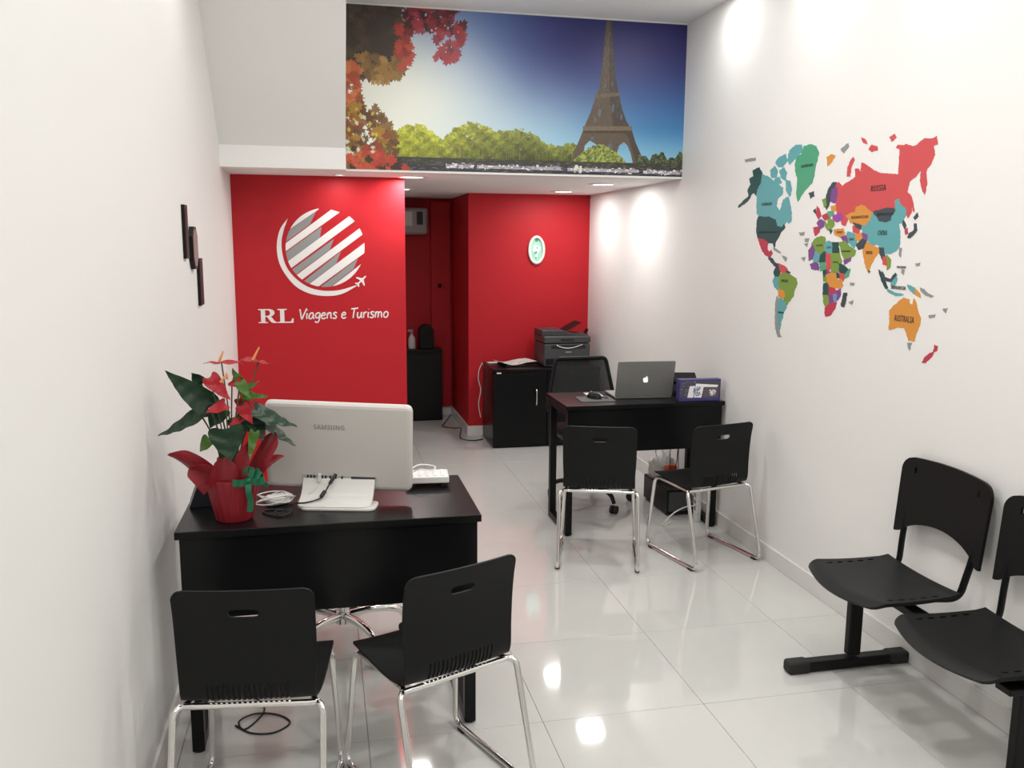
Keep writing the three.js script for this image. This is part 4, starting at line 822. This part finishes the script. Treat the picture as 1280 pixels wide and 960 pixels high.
  const word = (str, x0, x1, y, tall, m = M.ink) => { const a = at([x0, y]), b = at([x1, y]), g = text(str, Math.abs(a.z - b.z), 0.0004, font, tall); g.rotateY(-Math.PI / 2); g.translate(XR - 0.0013, (a.y + b.y) / 2, (a.z + b.z) / 2); obj('country_name', g, m, t); };
  word('RUSSIA', 567, 624, 255, 0.024); word('CHINA', 593, 628, 423, 0.020); word('AUSTRALIA', 654, 729, 746, 0.025); word('CANADA', 157, 195, 315, 0.016); word('GREENLAND', 305, 350, 171, 0.013);
  word('KAZAKHSTAN', 494, 556, 364, 0.012); word('MONGOLIA', 590, 652, 353, 0.011); word('BRAZIL', 231, 257, 603, 0.013); word('INDIA', 548, 573, 497, 0.013); word('INDONESIA', 642, 698, 629, 0.014); word('UNITED STATES', 148, 216, 421, 0.010);
  word('ALGERIA', 362, 386, 470, 0.009); word('LIBYA', 400, 418, 478, 0.009); word('SUDAN', 424, 444, 533, 0.009); word('IRAN', 485, 502, 447, 0.011); word('PHILIPPINES', 664, 698, 552, 0.009); word('ARGENTINA', 219, 240, 722, 0.009); word('SAUDI ARABIA', 458, 490, 492, 0.007); word('TURKEY', 437, 462, 421, 0.009);
}

// ---------------------------------------------------------------- mural above the recess
{
  const mural = canvasTexture(2000, 860, (c, W, H) => {
    let q = 99; const r = () => { q = (q * 1664525 + 1013904223) >>> 0; return q / 4294967296; };
    const X = (u) => u * W, Y = (v) => v * H, img = c.createImageData(W, H);
    const mix = (a, b, t) => a.map((k, i) => k + (b[i] - k) * t), sm = (a, b, x) => { const t = Math.min(1, Math.max(0, (x - a) / (b - a))); return t * t * (3 - 2 * t); };
    for (let y = 0; y < H; y++) for (let x = 0; x < W; x++) {
      const u = x / W, v = y / H;
      let col = mix([104, 132, 184], [40, 40, 104], sm(0.30, 0.72, u));                       // top
      col = mix(col, mix([176, 206, 222], [66, 132, 182], sm(0.45, 0.95, u)), sm(0.12, 0.82, v));
      col = mix(col, [160, 205, 222], 0.7 * sm(0.66, 0.92, v));
      const d = Math.hypot((u - 0.10) * 1.7, (v - 0.60) * 0.85); col = mix(col, [240, 243, 232], 1 - sm(0.10, 0.78, d));
      const k = (y * W + x) * 4; img.data[k] = col[0]; img.data[k + 1] = col[1]; img.data[k + 2] = col[2]; img.data[k + 3] = 255;
    }
    c.putImageData(img, 0, 0);
    const blob = (u, v, ru, rv, fill) => { c.fillStyle = fill; c.beginPath(); c.ellipse(X(u), Y(v), X(ru), Y(rv), 0, 0, 7); c.fill(); };
    // trees along the river
    const treeTop = (u) => 0.735 - 0.025 * Math.sin(u * 40) - 0.03 * Math.exp(-(((u - 0.39) / 0.08) ** 2)) + 0.09 * sm(0.45, 0.68, u) + 0.045 * Math.exp(-(((u - 0.265) / 0.02) ** 2));
    for (let i = 0; i < 9000; i++) { const u = 0.10 + r() * 0.57, t = treeTop(u) + 0.012 * Math.sin(u * 210) * Math.sin(u * 77), v = t + Math.pow(r(), 0.8) * (0.93 - t), f = (v - t) / (0.93 - t), g = sm(0.12, 0.55, u); const base = mix(mix([214, 220, 62], [160, 164, 44], f), mix([158, 164, 74], [70, 78, 28], f), g), clump = 0.88 + 0.16 * Math.sin(u * 130 + v * 20) * Math.sin(v * 75 + u * 30), w = clump * (0.8 + r() * 0.36); blob(u, v, 0.0012 + r() * 0.0045, 0.003 + r() * 0.009, `rgba(${base.map((k) => Math.min(255, Math.round(k * w))).join(',')},0.8)`); }
    for (let i = 0; i < 34; i++) { const u = 0.30 + r() * 0.36; c.strokeStyle = 'rgba(176,172,104,0.35)'; c.lineWidth = 1.5 + r() * 2.5; c.beginPath(); c.moveTo(X(u), Y(0.84 + r() * 0.03)); c.lineTo(X(u) + r() * 6 - 3, Y(0.93)); c.stroke(); }
    // tower
    const tower = (list, fill) => { c.fillStyle = fill; c.beginPath(); list.forEach(([x, y], i) => { const u = (x - 38) / 1180, v = (y - 12 - 73 * u) / (570 - 43 * u); i ? c.lineTo(X(u), Y(v)) : c.moveTo(X(u), Y(v)); }); c.closePath(); c.fill(); };
    tower([[923, 70], [943, 70], [946, 120], [954, 200], [962, 270], [973, 318], [986, 370], [1004, 415], [1024, 445], [1040, 490], [1062, 535], [1072, 572], [1034, 572], [1022, 525], [1010, 500], [996, 488], [980, 500], [970, 530], [966, 572], [912, 572], [908, 520], [896, 496], [872, 482], [854, 500], [846, 570], [806, 570], [816, 520], [834, 480], [852, 432], [872, 385], [890, 330], [903, 300], [911, 220], [918, 130]], '#5c4e40');
    tower([[936, 70], [943, 70], [946, 120], [954, 200], [962, 270], [973, 318], [986, 370], [1004, 415], [1024, 445], [1040, 490], [1062, 535], [1072, 572], [1048, 572], [1012, 470], [985, 440], [955, 430], [940, 330], [936, 220]], '#453b34');
    tower([[886, 322], [976, 314], [976, 327], [886, 334]], '#6b5c4c'); tower([[846, 432], [1026, 432], [1026, 448], [846, 448]], '#73634f'); tower([[848, 448], [1022, 448], [1020, 456], [850, 456]], '#3f362e');
    for (const [cx, cy, w, h] of [[905, 385, 12, 26], [953, 370, 12, 30], [985, 400, 8, 22], [890, 408, 8, 16], [924, 290, 5, 16], [948, 285, 6, 18], [880, 475, 12, 14], [945, 500, 16, 14]]) { const u = (cx - 38) / 1180, v = (cy - 12 - 73 * u) / (570 - 43 * u); c.fillStyle = 'rgba(96,128,164,0.55)'; c.beginPath(); c.ellipse(X(u), Y(v), w * 0.8, h * 0.8, 0.1, 0, 7); c.fill(); }
    for (let i = 0; i < 900; i++) { const y = 90 + r() * 430, hw = y < 320 ? 4 + (y - 70) * 0.11 : 34 + (y - 320) * 0.42, x = 933 + (y > 320 ? (y - 320) * 0.03 : 0) + (r() * 2 - 1) * hw * 0.9; c.strokeStyle = ['rgba(140,118,92,0.55)', 'rgba(45,38,32,0.55)', 'rgba(110,140,180,0.28)'][i % 3]; c.lineWidth = 1.5; const u = (x - 38) / 1180, v = (y - 12 - 73 * u) / (570 - 43 * u); c.beginPath(); c.moveTo(X(u), Y(v)); c.lineTo(X(u) + (r() - 0.5) * 22, Y(v) + (r() - 0.2) * 26); c.stroke(); }
    // bank, trees at the tower's foot, boats
    for (let i = 0; i < 1500; i++) { const u = 0.655 + r() * 0.16; blob(u, 0.955 - r() * 0.12 * Math.sin((u - 0.655) / 0.16 * 3.0) - 0.03, 0.0015 + r() * 0.003, 0.004 + r() * 0.007, ['#8f9a48', '#a3ab58', '#6d7a34', '#586428'][i % 4]); }
    for (let i = 0; i < 1400; i++) { const u = 0.86 + r() * 0.14; blob(u, 0.945 - r() * 0.105 * (0.72 + 0.2 * Math.sin(u * 90) + 0.12 * Math.sin(u * 230)), 0.0015 + r() * 0.003, 0.004 + r() * 0.007, ['#2b3324', '#4b5733', '#39422c', '#606b40'][i % 4]); }
    c.fillStyle = '#3a392c'; c.fillRect(0, Y(0.915), W, Y(0.05)); c.fillStyle = '#2c2c34'; c.fillRect(0, Y(0.955), W, Y(0.05));
    for (let i = 0; i < 700; i++) { const u = 0.14 + r() * 0.86; c.fillStyle = ['#4b4a3c', '#33332f', '#62604e', '#24242a', '#565266'][i % 5]; c.fillRect(X(u), Y(0.915 + r() * 0.08), 4 + r() * 26, 2 + r() * 5); }
    for (const [a, b, v] of [[0.37, 0.62, 0.955], [0.64, 0.86, 0.958], [0.875, 0.995, 0.962], [0.28, 0.36, 0.955]]) { c.fillStyle = '#a9a4ab'; c.fillRect(X(a), Y(v), X(b - a), Y(0.022)); for (let i = 0; i < 60; i++) { c.fillStyle = ['#dcd9dc', '#6d6875', '#efeef0', '#8d8794'][i % 4]; c.fillRect(X(a + r() * (b - a)), Y(v - 0.012 + r() * 0.034), 4 + r() * 16, 3 + r() * 6); } }
    for (let i = 0; i < 20; i++) { c.fillStyle = '#d8d7d0'; c.fillRect(X(0.66 + r() * 0.02), Y(0.93 + r() * 0.05), 8 + r() * 10, 5 + r() * 9); }
    // maple leaves
    const maple = (x, y, s, a, fill) => { c.save(); c.globalAlpha = 0.86; c.translate(x, y); c.rotate(a); c.fillStyle = fill; c.beginPath(); const P = [[0, -1], [0.18, -0.6], [0.42, -0.72], [0.38, -0.35], [0.9, -0.45], [0.78, -0.18], [1, 0.05], [0.5, 0.22], [0.58, 0.5], [0.1, 0.4], [0, 0.9]]; [...P, ...P.slice(1, -1).reverse().map(([p, k]) => [-p, k])].forEach(([p, k], i) => (i ? c.lineTo(p * s, k * s) : c.moveTo(p * s, k * s))); c.closePath(); c.fill(); c.restore(); };
    const scatter = (n, u0, u1, v0, v1, cols, s0, s1, ok = () => true) => { for (let i = 0; i < n; i++) { const u = u0 + r() * (u1 - u0), v = v0 + r() * (v1 - v0); if (ok(u, v)) maple(X(u), Y(v), s0 + r() * (s1 - s0), r() * 6.3, cols[Math.floor(r() * cols.length)]); } };
    scatter(240, -0.01, 0.155, -0.02, 0.40, ['#3a2e28', '#46382c', '#55452f', '#3f332c', '#4e4033'], 38, 72, (u, v) => v < 0.44 - Math.abs(u - 0.08) * 0.9);
    scatter(50, 0.04, 0.16, 0.30, 0.45, ['#8a6a3a', '#a0783c', '#7c5e34', '#b08748'], 24, 42, (u, v) => v < 0.50 - Math.abs(u - 0.11) * 1.6);
    scatter(26, 0.145, 0.185, 0.10, 0.38, ['#b23a30', '#c04a38', '#8f2e2c'], 24, 42);
    scatter(60, 0.17, 0.33, -0.02, 0.14, ['#6e2028', '#8a2730', '#4c1a20', '#a2303a', '#3a1a1e'], 28, 46, (u, v) => v < 0.16 - (u > 0.22 && u < 0.25 ? 0.04 : 0));
    scatter(26, 0.255, 0.335, 0.10, 0.30, ['#8f2a34', '#b0343c', '#6a2028', '#a82e38'], 26, 44, (u, v) => Math.abs(u - 0.295) < 0.045);
    scatter(60, -0.01, 0.045, 0.36, 0.68, ['#b4472f', '#c5613a', '#9c4a2c', '#d07a48'], 22, 40, (u, v) => u < 0.05 - 0.02 * Math.sin(v * 9));
    scatter(130, -0.01, 0.14, 0.60, 0.98, ['#7a5526', '#9a6a2c', '#5c3c20', '#b0842f', '#8c4424', '#6a4a22'], 26, 48, (u, v) => u < 0.05 + 0.10 * Math.sin(Math.max(0, Math.min(1, (v - 0.56) / 0.44)) * 2.2));
    scatter(46, 0.0, 0.17, 0.86, 1.0, ['#b23a28', '#c44c2e', '#3a241c', '#842a22', '#d05a3a'], 26, 46, (u, v) => u < 0.06 + (v - 0.84) * 0.8);
    scatter(24, 0.0, 0.10, 0.62, 0.90, ['#d8dcc8', '#cfc850', '#e6e8da'], 8, 18);
    scatter(16, 0.2, 0.32, 0.02, 0.26, ['#cfd2d6', '#b9c4d2'], 5, 11);
  });
  const t = thing('wall_mural', 'large printed mural of an iron tower, river trees and red leaves', 'mural', [(0.148 + XR) / 2, (2.043 + 2.951) / 2, D_MURAL]);
  const w = XR - 0.003 - 0.15, h = 0.906;
  obj('backing', bx(w, h, 0.0016, 0, 0, 0.001, 0), M.paper, t);
  obj('print', new THREE.PlaneGeometry(w, h).translate(0, 0, 0.0024), std(0xffffff, 0.45, { map: mural }), t);
}

renderer.render(scene, camera);
